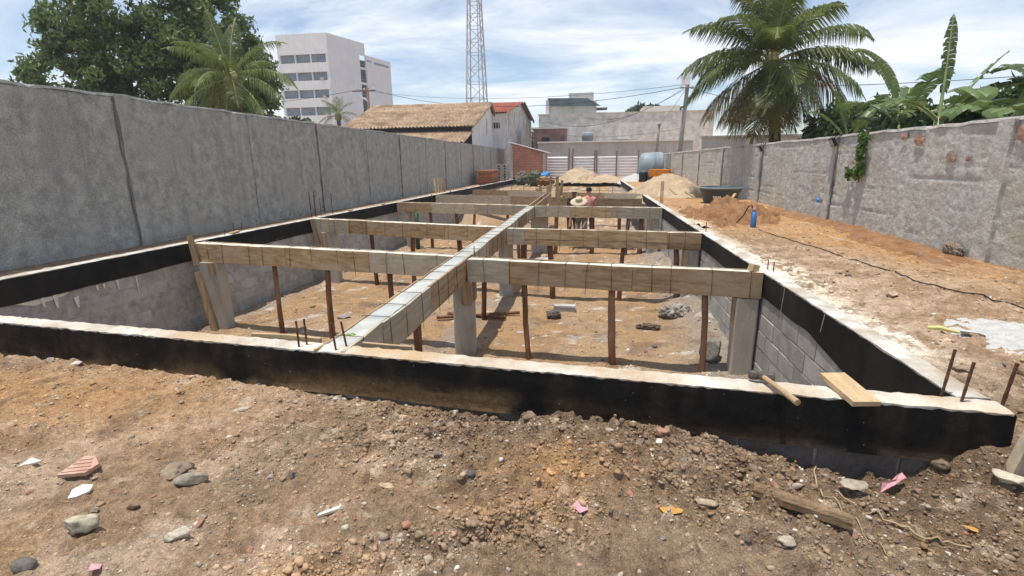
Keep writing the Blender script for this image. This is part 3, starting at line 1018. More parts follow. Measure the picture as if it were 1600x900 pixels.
def form_beam(name, label, p0, p1, planks, back=None, ties=9, top='dry_cement', wd=0.20, depth=0.30, poured=True, axis='x', flip=1, z=0.0, splits=None):
    """p0 -> p1 is the top edge of the visible face; flip gives the side the beam's width lies on"""
    p0 = Vector((p0[0], p0[1], 0)); p1 = Vector((p1[0], p1[1], 0))
    d = (p1 - p0); ln = d.length; d.normalize()
    nrm = Vector((-d.y, d.x, 0)) * flip
    t = thing(name, ((p0.x + p1.x) / 2, (p0.y + p1.y) / 2, -depth), label, 'formwork beam', 'board-formed beams over the pit')
    th = 0.025
    if poured:
        o1, o2 = (th, wd - th) if flip > 0 else (-(wd - th), -th)
        s = sweep(p0, p1, [(o1, -depth + 0.02), (o1, z - 0.005), ((o1 + o2) / 2, z - 0.001), (o2, z - 0.005), (o2, -depth + 0.02)], 0.09, 0.002, 0.004)
        s.build('concrete_core', top, t)
    for (a, b, m) in planks:
        q0 = p0 + d * (ln * a + 0.004); q1 = p0 + d * (ln * b - 0.004)
        top_z = z + random.uniform(-0.004, 0.006)
        if splits and m.startswith('brown'):
            plank(t, q0, q1, th, z - depth, z - depth * splits - 0.003, nrm, m + '_' + axis, 0)
            plank(t, q0, q1, th, z - depth * splits, top_z, nrm, m + '_' + axis, 0.002)
        else:
            plank(t, q0, q1, th, z - depth - random.uniform(0, 0.012), top_z, nrm, m + '_' + axis, random.uniform(0, 0.004))
    for (a, b, m) in (back or [(0, 0.5, 'brown_board'), (0.5, 1, 'grey_board')]):
        plank(t, p0 + d * (ln * a + .004), p0 + d * (ln * b - .004), th, z - depth, z + 0.004, nrm, m + '_' + axis, wd - th)
    plank(t, p0 + d * 0.01, p1 - d * 0.01, wd - 2 * th - 0.006, z - depth - 0.0, z - depth + 0.018, nrm, 'grey_board_' + axis, th + 0.003)
    for k in range(ties):
        f = (k + 0.5 + random.uniform(-0.28, 0.28)) / ties
        c = p0 + d * (ln * f)
        lean = random.uniform(-0.02, 0.02)
        hang = random.uniform(0.02, 0.11) if random.random() < 0.6 else 0.0
        pts = [c + nrm * (wd + 0.006) + Vector((0, 0, z - 0.2)), c + nrm * (wd + 0.006) + Vector((0, 0, z + 0.009)), c + nrm * (wd / 2) + d * lean * 1.5 + Vector((0, 0, z + 0.013)),
               c - nrm * 0.006 + d * lean + Vector((0, 0, z + 0.010)), c - nrm * 0.007 + d * lean * 0.3 + Vector((0, 0, z - depth * 0.5)), c - nrm * 0.006 + Vector((0, 0, z - depth - hang))]
        MB().tube(pts, 0.0034, 4).build('wire_tie', 'wire', t)
    return t


B = 'brown_board'; G = 'grey_board'
form_beam('formwork_beam', 'central board-sided beam with pale fresh concrete top running away down the pit', (-1.645, 3.0), (-1.625, 14.75),
          [(0.0, 0.055, G), (0.055, 0.16, G), (0.16, 0.24, B), (0.24, 0.32, B), (0.32, 0.42, G), (0.42, 0.55, B), (0.55, 0.7, G), (0.7, 0.85, B), (0.85, 1, G)],
          back=[(0, 0.3, B), (0.3, 0.6, G), (0.6, 1, B)], ties=26, top='cast_concrete', wd=0.235, axis='y', flip=1)
form_beam('formwork_beam', 'nearest cross beam right of the central beam, brown boards with one grey plank', (-1.62, 6.37), (xR(5.9) - 0.02, 5.86),
          [(0, 0.165, G), (0.165, 0.60, B), (0.60, 1, B)], ties=10)
form_beam('formwork_beam', 'nearest cross beam left of the central beam, dark stained boards ending in grey plank', (xL(7.4) + 0.10, 7.38), (-1.87, 6.55),
          [(0, 0.40, B), (0.40, 0.72, B), (0.72, 1, G)], ties=11)
form_beam('formwork_beam', 'second cross beam right of the central beam, reddish knotty boards', (-1.60, 9.55), (xR(9.1) - 0.02, 9.12),
          [(0, 0.10, G), (0.10, 0.84, B), (0.84, 1, B)], ties=9, splits=0.62)
form_beam('formwork_beam', 'second cross beam left of the central beam, grey then orange-brown boards', (xL(11) + 0.03, 11.08), (-1.85, 9.8),
          [(0, 0.10, G), (0.10, 0.22, G), (0.22, 0.33, B), (0.33, 0.75, B), (0.75, 1, B)], ties=10)
form_beam('formwork_beam', 'third cross beam right of the central beam with cement drips, in front of the workers', (-1.63, 14.6), (xR(14.1) - 0.02, 14.12),
          [(0, 0.3, G), (0.3, 0.62, B), (0.62, 1, G)], ties=8)
form_beam('formwork_beam', 'third cross beam left of the central beam, pale boards with a patch piece', (xL(16) + 0.02, 16.05), (-1.86, 14.85),
          [(0, 0.12, B), (0.12, 0.28, 'pale_board'), (0.28, 0.62, G), (0.62, 1, G)], ties=8)
form_beam('formwork_beam', 'fourth cross beam on the left, empty grey form board', (xL(20) + 0.05, 19.9), (-1.75, 18.6),
          [(0, 0.72, G), (0.72, 1, B)], ties=4, poured=False)
form_beam('formwork_beam', 'fourth cross beam on the right, empty brown form behind the straw hats', (-1.5, 18.15), (xR(17.5) - 0.25, 17.5),
          [(0, 0.5, B), (0.5, 1, B)], ties=3, poured=False)
form_beam('formwork_beam', 'farthest cross beam on the left, empty dark form board', (xL(24) + 0.6, 23.6), (-1.9, 21.8), [(0, 0.5, B), (0.5, 1, G)], ties=3, poured=False)
form_beam('formwork_beam', 'farthest cross beam on the right, empty dark form beyond the bare-backed worker', (-1.2, 21.3), (xR(20) - 0.03, 20.0), [(0, 0.55, B), (0.55, 1, G)], ties=3, poured=False)
form_beam('formwork_beam', 'empty far stretch of the central form, two thin bare boards', (-1.62, 14.95), (-1.66, 21.4), [(0, 0.5, 'pale_board'), (0.5, 1, 'pale_board')],
          back=[(0, 1, 'pale_board')], ties=4, poured=False, axis='y', wd=0.22)


# concrete stub columns ------------------------------------------------
def column(label, x, y, wx, wy, rz=0.0, ztop=-0.31, forms=()):
    t = thing('concrete_column', (x, y, -1.5), label, 'column', 'stub columns under the beams')
    R = Matrix.Rotation(rz, 3, 'Z')
    mb = MB()
    prof = []
    b = 0.015
    hx, hy = wx / 2, wy / 2
    base = [(-hx + b, -hy), (hx - b, -hy), (hx, -hy + b), (hx, hy - b), (hx - b, hy), (-hx + b, hy), (-hx, hy - b), (-hx, -hy + b)]
    zs = [-1.75, -1.3, -1.0, -0.7, ztop]
    vs = []
    for z in zs:
        for (u, v) in base:
            q = R @ Vector((u + random.uniform(-.004, .004), v + random.uniform(-.004, .004), 0))
            vs.append((x + q.x, y + q.y, z))
    fs = [(i * 8 + k, i * 8 + (k + 1) % 8, (i + 1) * 8 + (k + 1) % 8, (i + 1) * 8 + k) for i in range(len(zs) - 1) for k in range(8)]
    fs.append(tuple(len(zs) * 8 - 8 + k for k in range(8)))
    mb.add(vs, fs)
    mb.build('shaft', 'column_concrete', t)
    for (dx, dy, sx, sy, z0, z1, m) in forms:
        q = R @ Vector((dx, dy, 0))
        MB().box((x + q.x, y + q.y, (z0 + z1) / 2), (sx, sy, z1 - z0), R, 0.003).build('form_board', m, t)
    return t


column('concrete column under the crossing of the central and nearest cross beams', -1.70, 6.50, 0.27, 0.27, 0.1,
       forms=((0.06, -0.15, 0.14, 0.025, -0.62, -0.315, 'brown_board_z'), (0.15, 0.0, 0.025, 0.2, -0.58, -0.315, 'brown_board_z')))
column('pale concrete column at the left end of the nearest left cross beam', -6.30, 7.42, 0.30, 0.28, 0.15,
       forms=((0.06, -0.155, 0.10, 0.02, -0.52, -0.31, 'brown_board_z'),))
column('concrete column at the right end of the nearest right cross beam', 1.83, 6.02, 0.24, 0.26, -0.08,
       forms=((-0.13, -0.04, 0.03, 0.12, -0.62, -0.315, 'brown_board_z'),))
column('concrete column under the second crossing of the central beam', -1.66, 9.75, 0.27, 0.27, 0.05, forms=((0.05, -0.15, 0.2, 0.025, -0.6, -0.315, 'grey_board_z'),))
column('concrete column at the left end of the second left cross beam', -6.15, 11.1, 0.3, 0.28, 0.1, forms=((-0.1, -0.155, 0.12, 0.02, -0.7, -0.31, 'brown_board_z'),))
column('concrete column at the right end of the second right cross beam', 1.80, 9.3, 0.26, 0.26, 0.0, forms=((-0.1, -0.15, 0.07, 0.03, -0.75, -0.31, 'brown_board_z'),))
column('concrete column under the third crossing of the central beam', -1.5, 14.9, 0.5, 0.27, 0.0)
column('concrete column at the right end of the third right cross beam', 1.72, 14.3, 0.3, 0.27, 0.0, forms=((-0.1, -0.15, 0.09, 0.03, -0.8, -0.31, 'brown_board_z'),))
column('concrete column at the left end of the third left cross beam', -5.95, 16.1, 0.3, 0.27, 0.0, forms=((0.02, -0.15, 0.1, 0.02, -0.6, -0.31, 'brown_board_z'),))

# timber props ---------------------------------------------------------
ORD = ['first', 'second', 'third', 'fourth', 'fifth']


def prop(x, y, label, r=0.045, ztop=-0.305, m='prop_bark'):
    zb = float(pz(np.array([x]), np.array([y]))[0]) - 0.02
    k = 7
    pts = []; rad = []
    bx, by = random.uniform(-.012, .012), random.uniform(-.012, .012); lx = random.uniform(-.07, .07)
    for i in range(k):
        f = i / (k - 1)
        s = math.sin(f * math.pi)
        pts.append((x + lx * (f - 1) + bx * s + random.uniform(-.004, .004), y + by * s, zb + (ztop - zb) * f))
        rad.append(r * (1.06 - 0.12 * f) * random.uniform(0.93, 1.07))
    o = MB().tube(pts, rad, 9).build('timber_prop', m, None, True, origin=(x, y, zb))
    return tag(o, label, 'prop', 'timber props under the beams')


def props(lst, where, r=0.045):
    for i, (x, y) in enumerate(lst):
        prop(x, y, 'dark round timber prop under the %s, %s from the left' % (where, ORD[i]), r * random.uniform(0.75, 1.12))


props([(-5.0, 7.18), (-3.98, 7.0), (-2.9, 6.82)], 'nearest left cross beam', 0.05)
props([(-0.84, 6.36), (0.29, 6.2), (1.38, 6.06)], 'nearest right cross beam', 0.044)
props([(-4.95, 10.75), (-3.85, 10.45), (-2.72, 10.15)], 'second left cross beam', 0.055)
props([(-1.28, 9.62), (-0.76, 9.55), (0.62, 9.4), (1.55, 9.3)], 'second right cross beam', 0.055)
props([(-5.2, 15.9), (-4.25, 15.6), (-3.6, 15.4), (-2.5, 15.1)], 'third left cross beam', 0.055)
props([(-0.98, 14.6), (0.06, 14.45), (1.05, 14.35), (1.4, 14.3)], 'third right cross beam', 0.06)
props([(-0.2, 18.1), (1.0, 17.8)], 'fourth right cross beam', 0.06)
for (x, y, lb) in ((-1.76, 4.75, 'timber prop under the near end of the central beam'), (-1.74, 8.1, 'timber prop under the central beam between the first two crossings'),
                   (-1.74, 12.0, 'timber prop under the central beam between the second and third crossings')):
    prop(x, y, lb)

# ------------------------------------------------------------------ stones and loose things
def icosphere(sub):
    t = (1 + 5 ** 0.5) / 2
    V = [(-1, t, 0), (1, t, 0), (-1, -t, 0), (1, -t, 0), (0, -1, t), (0, 1, t), (0, -1, -t), (0, 1, -t), (t, 0, -1), (t, 0, 1), (-t, 0, -1), (-t, 0, 1)]
    F = [(0, 11, 5), (0, 5, 1), (0, 1, 7), (0, 7, 10), (0, 10, 11), (1, 5, 9), (5, 11, 4), (11, 10, 2), (10, 7, 6), (7, 1, 8), (3, 9, 4), (3, 4, 2), (3, 2, 6), (3, 6, 8), (3, 8, 9),
         (4, 9, 5), (2, 4, 11), (6, 2, 10), (8, 6, 7), (9, 8, 1)]
    V = [Vector(v).normalized() for v in V]
    for _ in range(sub):
        mid = {}
        nf = []

        def m(a, b):
            k = (min(a, b), max(a, b))
            if k not in mid:
                V.append(((V[a] + V[b]) / 2).normalized()); mid[k] = len(V) - 1
            return mid[k]
        for (a, b, c) in F:
            x, y, z = m(a, b), m(b, c), m(c, a)
            nf += [(a, x, z), (b, y, x), (c, z, y), (x, y, z)]
        F = nf
    return np.array([tuple(v) for v in V]), np.array(F)


ICO = {k: icosphere(k) for k in (0, 1, 2, 3)}


def rock_mesh(name, seed, size, tint, sub=2, rough=0.25, cuts=5, m=None):
    cuts = cuts * 2 + 2 if cuts >= 4 else cuts
    r = np.random.default_rng(seed)
    V, F = ICO[sub]
    V = V.copy()
    for _ in range(cuts):                         # broken faces
        n = r.normal(size=3); n /= np.linalg.norm(n)
        h = r.uniform(0.38, 0.78)
        d = V @ n
        V = V - np.outer(np.maximum(d - h, 0), n)
    V = V * (1 + rough * (r.random((len(V), 1)) - 0.5)) + 0.30 * rough * (r.random((len(V), 3)) - 0.5)
    V = V * np.array(size)
    c = np.ones((len(V), 3)) * np.array(tint) * (0.85 + 0.3 * r.random((len(V), 1)))
    return np_mesh(name, V, F, m or STONE, c)


def ground_z(x, y):
    return float(gz(np.array([x]), np.array([y]))[0])


def rock(name, label, cat, x, y, size, tint, seed, sink=0.25, rz=0.0, rx=0.0, zf=ground_z, sub=2, rough=0.2, cuts=5, group=None):
    o = link_mesh(name, rock_mesh(name, seed, size, tint, sub, rough, cuts))
    o.location = (x, y, zf(x, y) + size[2] * (1 - 2 * sink))
    o.rotation_euler = (rx, 0, rz)
    return tag(o, label, cat, group)


def pit_z(x, y):
    return float(pz(np.array([x]), np.array([y]))[0])


rock('stone', 'pale rough lump of old mortar at the lower left corner', 'stone', -2.27, 1.62, (0.095, 0.065, 0.06), (0.40, 0.35, 0.26), 1, rz=0.5)
rock('stone', 'pale knobbly stone in the foreground soil, right of the lower-left lump', 'stone', -1.77, 1.64, (0.068, 0.042, 0.036), (0.50, 0.44, 0.35), 2, rz=0.4)
rock('stone', 'grey oval cobble leaning on a flat earth-coloured slab', 'stone', -2.05, 2.02, (0.085, 0.04, 0.035), (0.28, 0.245, 0.19), 3, rz=0.35, cuts=3, rough=0.08)
rock('stone_slab', 'flat earth-coloured slab of concrete beside the oval cobble', 'slab', -2.22, 2.07, (0.11, 0.09, 0.018), (0.24, 0.185, 0.13), 4, rz=0.3, rx=0.15)
rock('brick_fragment', 'large reddish brown broken brick lump below the front beam', 'brick fragment', 0.41, 2.53, (0.062, 0.05, 0.05), (0.31, 0.175, 0.115), 5, rz=0.6, cuts=7, rough=0.14, sink=0.12)
rock('stone', 'grey rounded clod beside the reddish brick lump', 'stone', 0.30, 2.50, (0.03, 0.028, 0.025), (0.20, 0.165, 0.13), 6)
rock('stone', 'grey earthy stone high on the soil ridge left of the brick lump', 'stone', -0.35, 2.73, (0.055, 0.045, 0.04), (0.23, 0.17, 0.12), 7, cuts=6)
rock('stone', 'white and brown weathered stone near the right edge', 'stone', 2.0, 2.42, (0.085, 0.055, 0.045), (0.52, 0.45, 0.35), 8, rz=-0.3, cuts=6, rough=0.2)
rock('stone', 'small pale crumb of stone just below the white and brown stone', 'stone', 2.02, 2.29, (0.04, 0.024, 0.02), (0.5, 0.44, 0.36), 9)
rock('stone', 'brown rounded clod standing on the soil heap by the front beam corner', 'stone', 1.83, 2.60, (0.045, 0.04, 0.035), (0.20, 0.145, 0.10), 10)
rock('stone', 'orange lump at the foot of the exposed blocks in the trench', 'stone', 1.25, 2.57, (0.035, 0.028, 0.024), (0.42, 0.22, 0.08), 12)
rock('concrete_piece', 'flat grey piece of concrete lying on the right-hand soil', 'concrete piece', 1.30, 2.33, (0.075, 0.07, 0.012), (0.33, 0.28, 0.21), 13, rz=0.3, rx=0.2)
rock('stone', 'pale sandy stone at the bottom edge, right of centre', 'stone', 0.85, 1.92, (0.045, 0.03, 0.02), (0.40, 0.34, 0.26), 14)
rock('stone', 'dark grey stone in the bare soil left of the white plaster strip', 'stone', -1.55, 2.14, (0.03, 0.03, 0.028), (0.17, 0.14, 0.115), 15)
rock('stone', 'round white pebble beside the dark clods in the middle foreground', 'stone', -1.07, 1.80, (0.018, 0.017, 0.02), (0.60, 0.54, 0.44), 16, rough=0.05, cuts=1)
rock('stone', 'dark pebble on the orange patch in the middle foreground', 'stone', -0.58, 2.22, (0.028, 0.022, 0.02), (0.13, 0.12, 0.11), 17, cuts=2, rough=0.08)
rock('stone_slab', 'thin cream-edged slab half buried in the middle foreground', 'slab', -1.0, 2.16, (0.06, 0.04, 0.010), (0.42, 0.33, 0.22), 18, rz=0.2)
rock('stone_slab', 'flat pale earth slab right of the pink scrap', 'slab', 0.55, 2.12, (0.065, 0.035, 0.012), (0.36, 0.28, 0.19), 19, rz=-0.2)
rock('stone', 'brown broken clod under the pale strip at left', 'stone', -2.18, 1.80, (0.05, 0.035, 0.025), (0.24, 0.17, 0.115), 20, cuts=6)
rock('stone', 'small grey stone at the left, above the lower-left lump', 'stone', -2.33, 1.74, (0.024, 0.02, 0.018), (0.32, 0.28, 0.22), 21)
rock('stone', 'dark round stone cut by the bottom left corner', 'stone', -2.30, 1.40, (0.05, 0.035, 0.03), (0.15, 0.135, 0.12), 22, cuts=2)
rock('stone', 'grey stone among the left-hand rubble against the front beam', 'stone', -4.3, 3.17, (0.06, 0.045, 0.035), (0.34, 0.30, 0.25), 23)
rock('stone', 'whitish stone at the foot of the front beam near the left edge', 'stone', -4.02, 3.13, (0.05, 0.04, 0.035), (0.52, 0.47, 0.40), 24)
rock('stone', 'long pale stone lying on the left soil below the front beam', 'stone', -2.25, 2.72, (0.065, 0.022, 0.02), (0.48, 0.42, 0.34), 25, rz=0.7, cuts=6)
rock('boulder', 'large smooth grey boulder beside the right-hand concrete column in the pit', 'boulder', 1.60, 6.35, (0.17, 0.15, 0.17), (0.20, 0.185, 0.165), 26, sink=0.2, zf=pit_z, rough=0.03, cuts=2, sub=3)
rock('soil_clump', 'dark clump of earth on the pit floor right of the middle prop', 'earth clump', 1.0, 7.7, (0.22, 0.10, 0.06), (0.15, 0.105, 0.075), 27, zf=pit_z, rough=0.5, cuts=2, sub=3)
rock('soil_clump', 'dark earth clump on the pit floor beside the loose block', 'earth clump', -0.62, 8.3, (0.14, 0.11, 0.08), (0.14, 0.105, 0.085), 28, zf=pit_z, rough=0.5, cuts=2, sub=3)
rock('rubble_heap', 'heap of grey rubble against the right pit wall beyond the second cross beam', 'rubble', 1.3, 11.3, (0.30, 0.22, 0.16), (0.26, 0.23, 0.20), 29, zf=pit_z, rough=0.6, cuts=2, sub=3)
rock('rubble_heap', 'small heap of grey rubble against the right pit wall before the second cross beam', 'rubble', 1.45, 8.4, (0.24, 0.2, 0.12), (0.33, 0.30, 0.26), 30, zf=pit_z, rough=0.6, cuts=2, sub=3)
rock('stone', 'pale red pebble on the pit floor right of the middle column', 'stone', -1.05, 5.9, (0.05, 0.04, 0.03), (0.46, 0.33, 0.25), 31, zf=pit_z)
rock('stone', 'purple-grey stone on the pit floor before the nearest right cross beam', 'stone', 0.95, 6.9, (0.05, 0.04, 0.035), (0.15, 0.12, 0.12), 32, zf=pit_z)
rock('stone', 'grey flat rock on the left pit floor behind the front rebars', 'stone', -4.35, 8.05, (0.16, 0.09, 0.05), (0.33, 0.29, 0.25), 33, zf=pit_z)
rock('stone', 'dark clod at the foot of the right wall where the plaster has fallen', 'earth clump', 5.02, 7.75, (0.07, 0.16, 0.13), (0.22, 0.175, 0.13), 34, rough=0.5, cuts=2, sub=3)
rock('stone', 'pinkish stone on the trampled earth right of the right beam', 'stone', 3.0, 5.35, (0.07, 0.05, 0.035), (0.40, 0.30, 0.23), 36)
rock('stone', 'tan stone beside the loose rebar at the right corner', 'stone', 2.42, 3.45, (0.06, 0.045, 0.035), (0.44, 0.34, 0.23), 37)
rock('stone', 'brown stone right of the corner rebars', 'stone', 2.75, 3.4, (0.06, 0.045, 0.035), (0.30, 0.22, 0.15), 38)
rock('brick_chip', 'bright orange brick chip at the right edge beside the stake', 'brick chip', 2.36, 2.73, (0.05, 0.02, 0.018), (0.55, 0.17, 0.08), 39, rz=-0.3)

# looser stones that nothing tells apart
protos = [rock_mesh('loose_stone', 100 + i, (1, 0.8, 0.6), tt, 1, 0.25, 5) for i, tt in enumerate(
    [(0.26, 0.19, 0.13), (0.30, 0.25, 0.19), (0.22, 0.16, 0.115), (0.40, 0.34, 0.27), (0.32, 0.17, 0.11), (0.19, 0.155, 0.13)])]
for i in range(150):
    x = random.uniform(-3.2, 2.2); y = random.uniform(1.45, 2.75)
    if random.random() < 0.5:
        x = random.uniform(-0.9, 1.7); y = yface(x) - abs(random.gauss(0.3, 0.18)) - 0.05
    if abs(x) > 1.5 * y + 0.4:
        continue
    s = random.choice((0.014, 0.018, 0.024, 0.032, 0.04))
    o = bpy.data.objects.new('loose_stone', protos[i % 6])
    col.objects.link(o)
    o.scale = (s, s * random.uniform(.7, 1.1), s * random.uniform(.7, 1.2))
    o.location = (x, y, ground_z(x, y) + s * 0.02)
    o.rotation_euler = (random.uniform(-.5, .5), random.uniform(-.5, .5), random.uniform(0, 6.3))
    tag(o, 'small loose stone lying in the foreground soil', 'stone', 'small loose stones in the foreground soil')


def pebbles(name, label, n, xy, zf, tintf, rmed, rmax, seed, flat=0.7, plain=False):
    r = np.random.default_rng(seed)
    x, y = xy(r, n)
    n = len(x)
    rad = np.minimum(rmed * np.exp(r.normal(0, 0.5, n)), rmax)
    V0, F0 = ICO[0]
    k = len(V0)
    V = V0[None] * (1 + 0.8 * (r.random((n, k, 1)) - 0.5)) + 0.45 * (r.random((n, k, 3)) - 0.5)
    sc_ = np.stack([r.uniform(0.75, 1.4, n), r.uniform(0.7, 1.1, n), r.uniform(0.5, 1.0, n) * flat + 0.15], 1) * rad[:, None]
    V = V * sc_[:, None, :]
    a = r.uniform(0, 6.283, n); ca = np.cos(a)[:, None]; sa = np.sin(a)[:, None]
    X = V[:, :, 0] * ca - V[:, :, 1] * sa; Y = V[:, :, 0] * sa + V[:, :, 1] * ca
    z = zf(x, y) - rad * 0.05
    P = np.stack([X + x[:, None], Y + y[:, None], V[:, :, 2] + z[:, None]], 2).reshape(-1, 3)
    F = (F0[None] + (np.arange(n) * k)[:, None, None]).reshape(-1, 3)
    base = tintf(x, y)
    u = r.random(n)
    kinds = np.array([(0.33, 0.29, 0.235), (0.50, 0.45, 0.37), (0.34, 0.15, 0.095), (0.15, 0.125, 0.105), (0.60, 0.56, 0.49)])
    c = base * r.uniform(0.85, 1.25, (n, 1))
    for lo, hi, kk in ((0.78, 0.87, 0), (0.87, 0.93, 1), (0.93, 0.955, 2), (0.955, 0.98, 3), (0.98, 1.0, 4)):
        s = (u >= lo) & (u < hi) & (not plain)
        c[s] = kinds[kk] * r.uniform(0.8, 1.15, (s.sum(), 1))
    c = np.repeat(c, k, 0)
    o = link_mesh(name, np_mesh(name, P, F, GRAVEL, c))
    return tag(o, label, kind='stuff')


def front_xy(r, n):
    x = r.uniform(-4.8, 2.6, n); y = r.uniform(1.3, 3.2, n)
    d = yface(x) - y
    dens = 0.12 + 0.75 * sstep(0.95, 0.3, d) * sstep(-1.6, -0.6, x) + 0.55 * sstep(0.5, 0.62, fbm(x, y, 1.7, 201, 3)) + 0.4 * sstep(0.35, 0.05, d)
    dens += 0.6 * np.exp(-((y - (1.70 + 0.42 * (x + 0.75))) / 0.12) ** 2) * sstep(-1.5, -0.8, x) * sstep(0.35, -0.2, x)
    ok = (d > 0.015) & (r.random(n) < dens) & (np.abs(x) < 1.55 * y + 0.3)
    return x[ok], y[ok]


def bank_xy(r, n):
    x = r.uniform(-1.9, 2.1, n); d = np.abs(r.normal(0.30, 0.26, n)) + 0.02
    y = yface(x) - d
    k = n // 4                                    # and the low bank running to the lower edge
    x[:k] = r.uniform(-1.35, 0.1, k); y[:k] = 1.72 + 0.42 * (x[:k] + 0.75) + r.normal(0, 0.09, k)
    ok = r.random(n) < 0.25 + 0.9 * sstep(0.42, 0.6, fbm(x, y, 2.4, 207, 3))
    return x[ok], y[ok]


def right_xy(r, n):
    x = r.uniform(2.14, 5.0, n); y = 2.4 + 11 * r.random(n) ** 1.6
    ok = (y > yface(x) - 0.3) & (r.random(n) < 0.35 + 0.8 * sstep(0.48, 0.62, fbm(x, y, 1.1, 203, 3)))
    return x[ok], y[ok]


def pit_xy(r, n):
    x = r.uniform(-6.5, 1.9, n); y = 3.6 + 14 * r.random(n) ** 1.2
    ok = r.random(n) < 0.25 + 0.8 * sstep(0.5, 0.64, fbm(x, y, 0.9, 205, 3)) + 0.6 * sstep(0.8, 0.3, xR(y) - x) + 0.4 * sstep(0.6, 0.2, x - xL(y))
    return x[ok], y[ok]


pebbles('gravel', 'crumbled soil and gravel strewn over the foreground', 46000, front_xy, gz, soil_tint, 0.0050, 0.020, 5, 0.55)
pebbles('soil_clods', 'dark crumbling clods on the bank of dug soil before the front beam', 15000, bank_xy, gz, soil_tint, 0.0062, 0.021, 8, 0.75, True)
pebbles('gravel', 'grit and small rubble on the trampled earth right of the foundation', 9000, right_xy, gz, soil_tint, 0.010, 0.035, 6)
pebbles('rubble', 'small broken rubble scattered over the pit floor', 9000, pit_xy, pz, pit_tint, 0.016, 0.06, 7)


def sheet(name, label, cat, m, x, y, pts, th=0.004, lift=0.012, rz=0.0, crumple=0.01, zf=ground_z, tilt=(0, 0)):
    """thin irregular scrap with an outline, slightly crumpled"""
    n = len(pts)
    R = Matrix.Rotation(rz, 3, 'Z')
    z0 = zf(x, y) + lift
    top = []
    for (u, v) in pts:
        q = R @ Vector((u, v, 0))
        top.append((x + q.x, y + q.y, z0 + u * tilt[0] + v * tilt[1] + random.uniform(-crumple, crumple)))
    c = (x, y, z0 + random.uniform(0, crumple))
    vs = top + [(p[0], p[1], p[2] - th) for p in top] + [c, (c[0], c[1], c[2] - th)]
    fs = [(2 * n, k, (k + 1) % n) for k in range(n)] + [(2 * n + 1, n + (k + 1) % n, n + k) for k in range(n)]
    fs += [(k, n + k, n + (k + 1) % n, (k + 1) % n) for k in range(n)]
    o = MB().add(vs, fs).build(name, m, None, origin=(x, y, z0 - th))
    return tag(o, label, cat)


t = thing('roof_tile_fragment', (-2.70, 2.0, ground_z(-2.7, 2.0)), 'pink ribbed fragment of clay tile in the left foreground', 'tile fragment')
zt = ground_z(-2.70, 2.0) + 0.035
Rt = Matrix.Rotation(0.35, 3, 'Z') @ Matrix.Rotation(0.25, 3, 'X')
pts = [(-0.085, -0.05), (0.05, -0.055), (0.09, 0.0), (0.045, 0.065), (-0.015, 0.07)]
vs = [Rt @ Vector((u, v, 0.012)) + Vector((-2.70, 2.0, zt)) for u, v in pts] + [Rt @ Vector((u, v, -0.012)) + Vector((-2.70, 2.0, zt)) for u, v in pts]
MB().add(vs, [(0, 1, 2, 3, 4), (9, 8, 7, 6, 5)] + [(k, k + 5, (k + 1) % 5 + 5, (k + 1) % 5) for k in range(5)]).build('slab', 'pink_tile', t)
for k in range(4):
    v = -0.035 + k * 0.026
    a = Rt @ Vector((-0.07 + k * 0.016, v, 0.0135)) + Vector((-2.70, 2.0, zt)); b = Rt @ Vector((0.065 - k * 0.008, v, 0.0135)) + Vector((-2.70, 2.0, zt))
    MB().bar(a, b, 0.008, 0.005).build('rib', 'pink_tile', t)
sheet('ceramic_shard', 'white rounded shard of glazed tile in front of the pink fragment', 'tile shard', 'white_ceramic', -2.55, 1.86, [(-.045, -.03), (.0, -.04), (.045, -.02), (.05, .02), (.0, .035), (-.04, .02)], 0.010, 0.02, 0.5, 0.004, tilt=(0.1, 0.3))
sheet('ceramic_shard', 'white triangular shard with a pink edge at the left edge', 'tile shard', 'white_ceramic', -3.08, 2.04, [(-.05, -.03), (.06, .0), (-.02, .03)], 0.010, 0.02, 0.2, 0.003, tilt=(0.1, 0.3))
sheet('plaster_strip', 'long white strip of plaster left of the dark clods in the foreground', 'plaster piece', 'white_ceramic', -1.20, 1.93, [(-.075, -.012), (-.02, -.014), (.05, -.018), (.075, .0), (.05, .014), (-.03, .012), (-.07, .006)], 0.012, 0.018, 0.72, 0.004)
sheet('plastic_scrap', 'pink scrap of plastic in the middle foreground', 'scrap', 'pink_scrap', -0.02, 2.04, [(-.05, -.03), (-.02, -.012), (.0, -.035), (.04, -.02), (.045, .02), (.0, .03), (-.03, .012)], 0.002, 0.014, 0.2, 0.008, tilt=(0, 0.3))
sheet('plastic_scrap', 'crumpled pink strip of plastic at the foot of the trench on the right', 'scrap', 'pink_scrap', 1.55, 2.50, [(-.075, -.03), (-.05, -.005), (.02, -.008), (.055, .02), (.09, .035), (.085, .0), (.05, -.012), (.0, -.03)], 0.002, 0.03, 0.25, 0.018, tilt=(0.15, 0.5))
sheet('plastic_scrap', 'small pink scrap by the bottom left corner', 'scrap', 'pink_scrap', -1.98, 1.43, [(-.02, -.02), (.02, -.025), (.015, .02), (-.02, .025)], 0.002, 0.014, 0.6, 0.008)
sheet('dry_leaf', 'orange-brown dry leaf lying right of the pink scrap', 'leaf', 'dry_leaf', 0.40, 2.07, [(-.05, -.0), (-.03, -.025), (.01, -.022), (.05, -.005), (.055, .015), (.02, .03), (-.03, .025)], 0.002, 0.012, -0.2, 0.006)
sheet('dry_leaf', 'small yellow dry leaf on the soil at the right edge', 'leaf', 'dry_leaf', 1.72, 2.17, [(-.05, .0), (-.01, -.014), (.05, -.004), (.0, .012)], 0.002, 0.012, -0.7, 0.006)

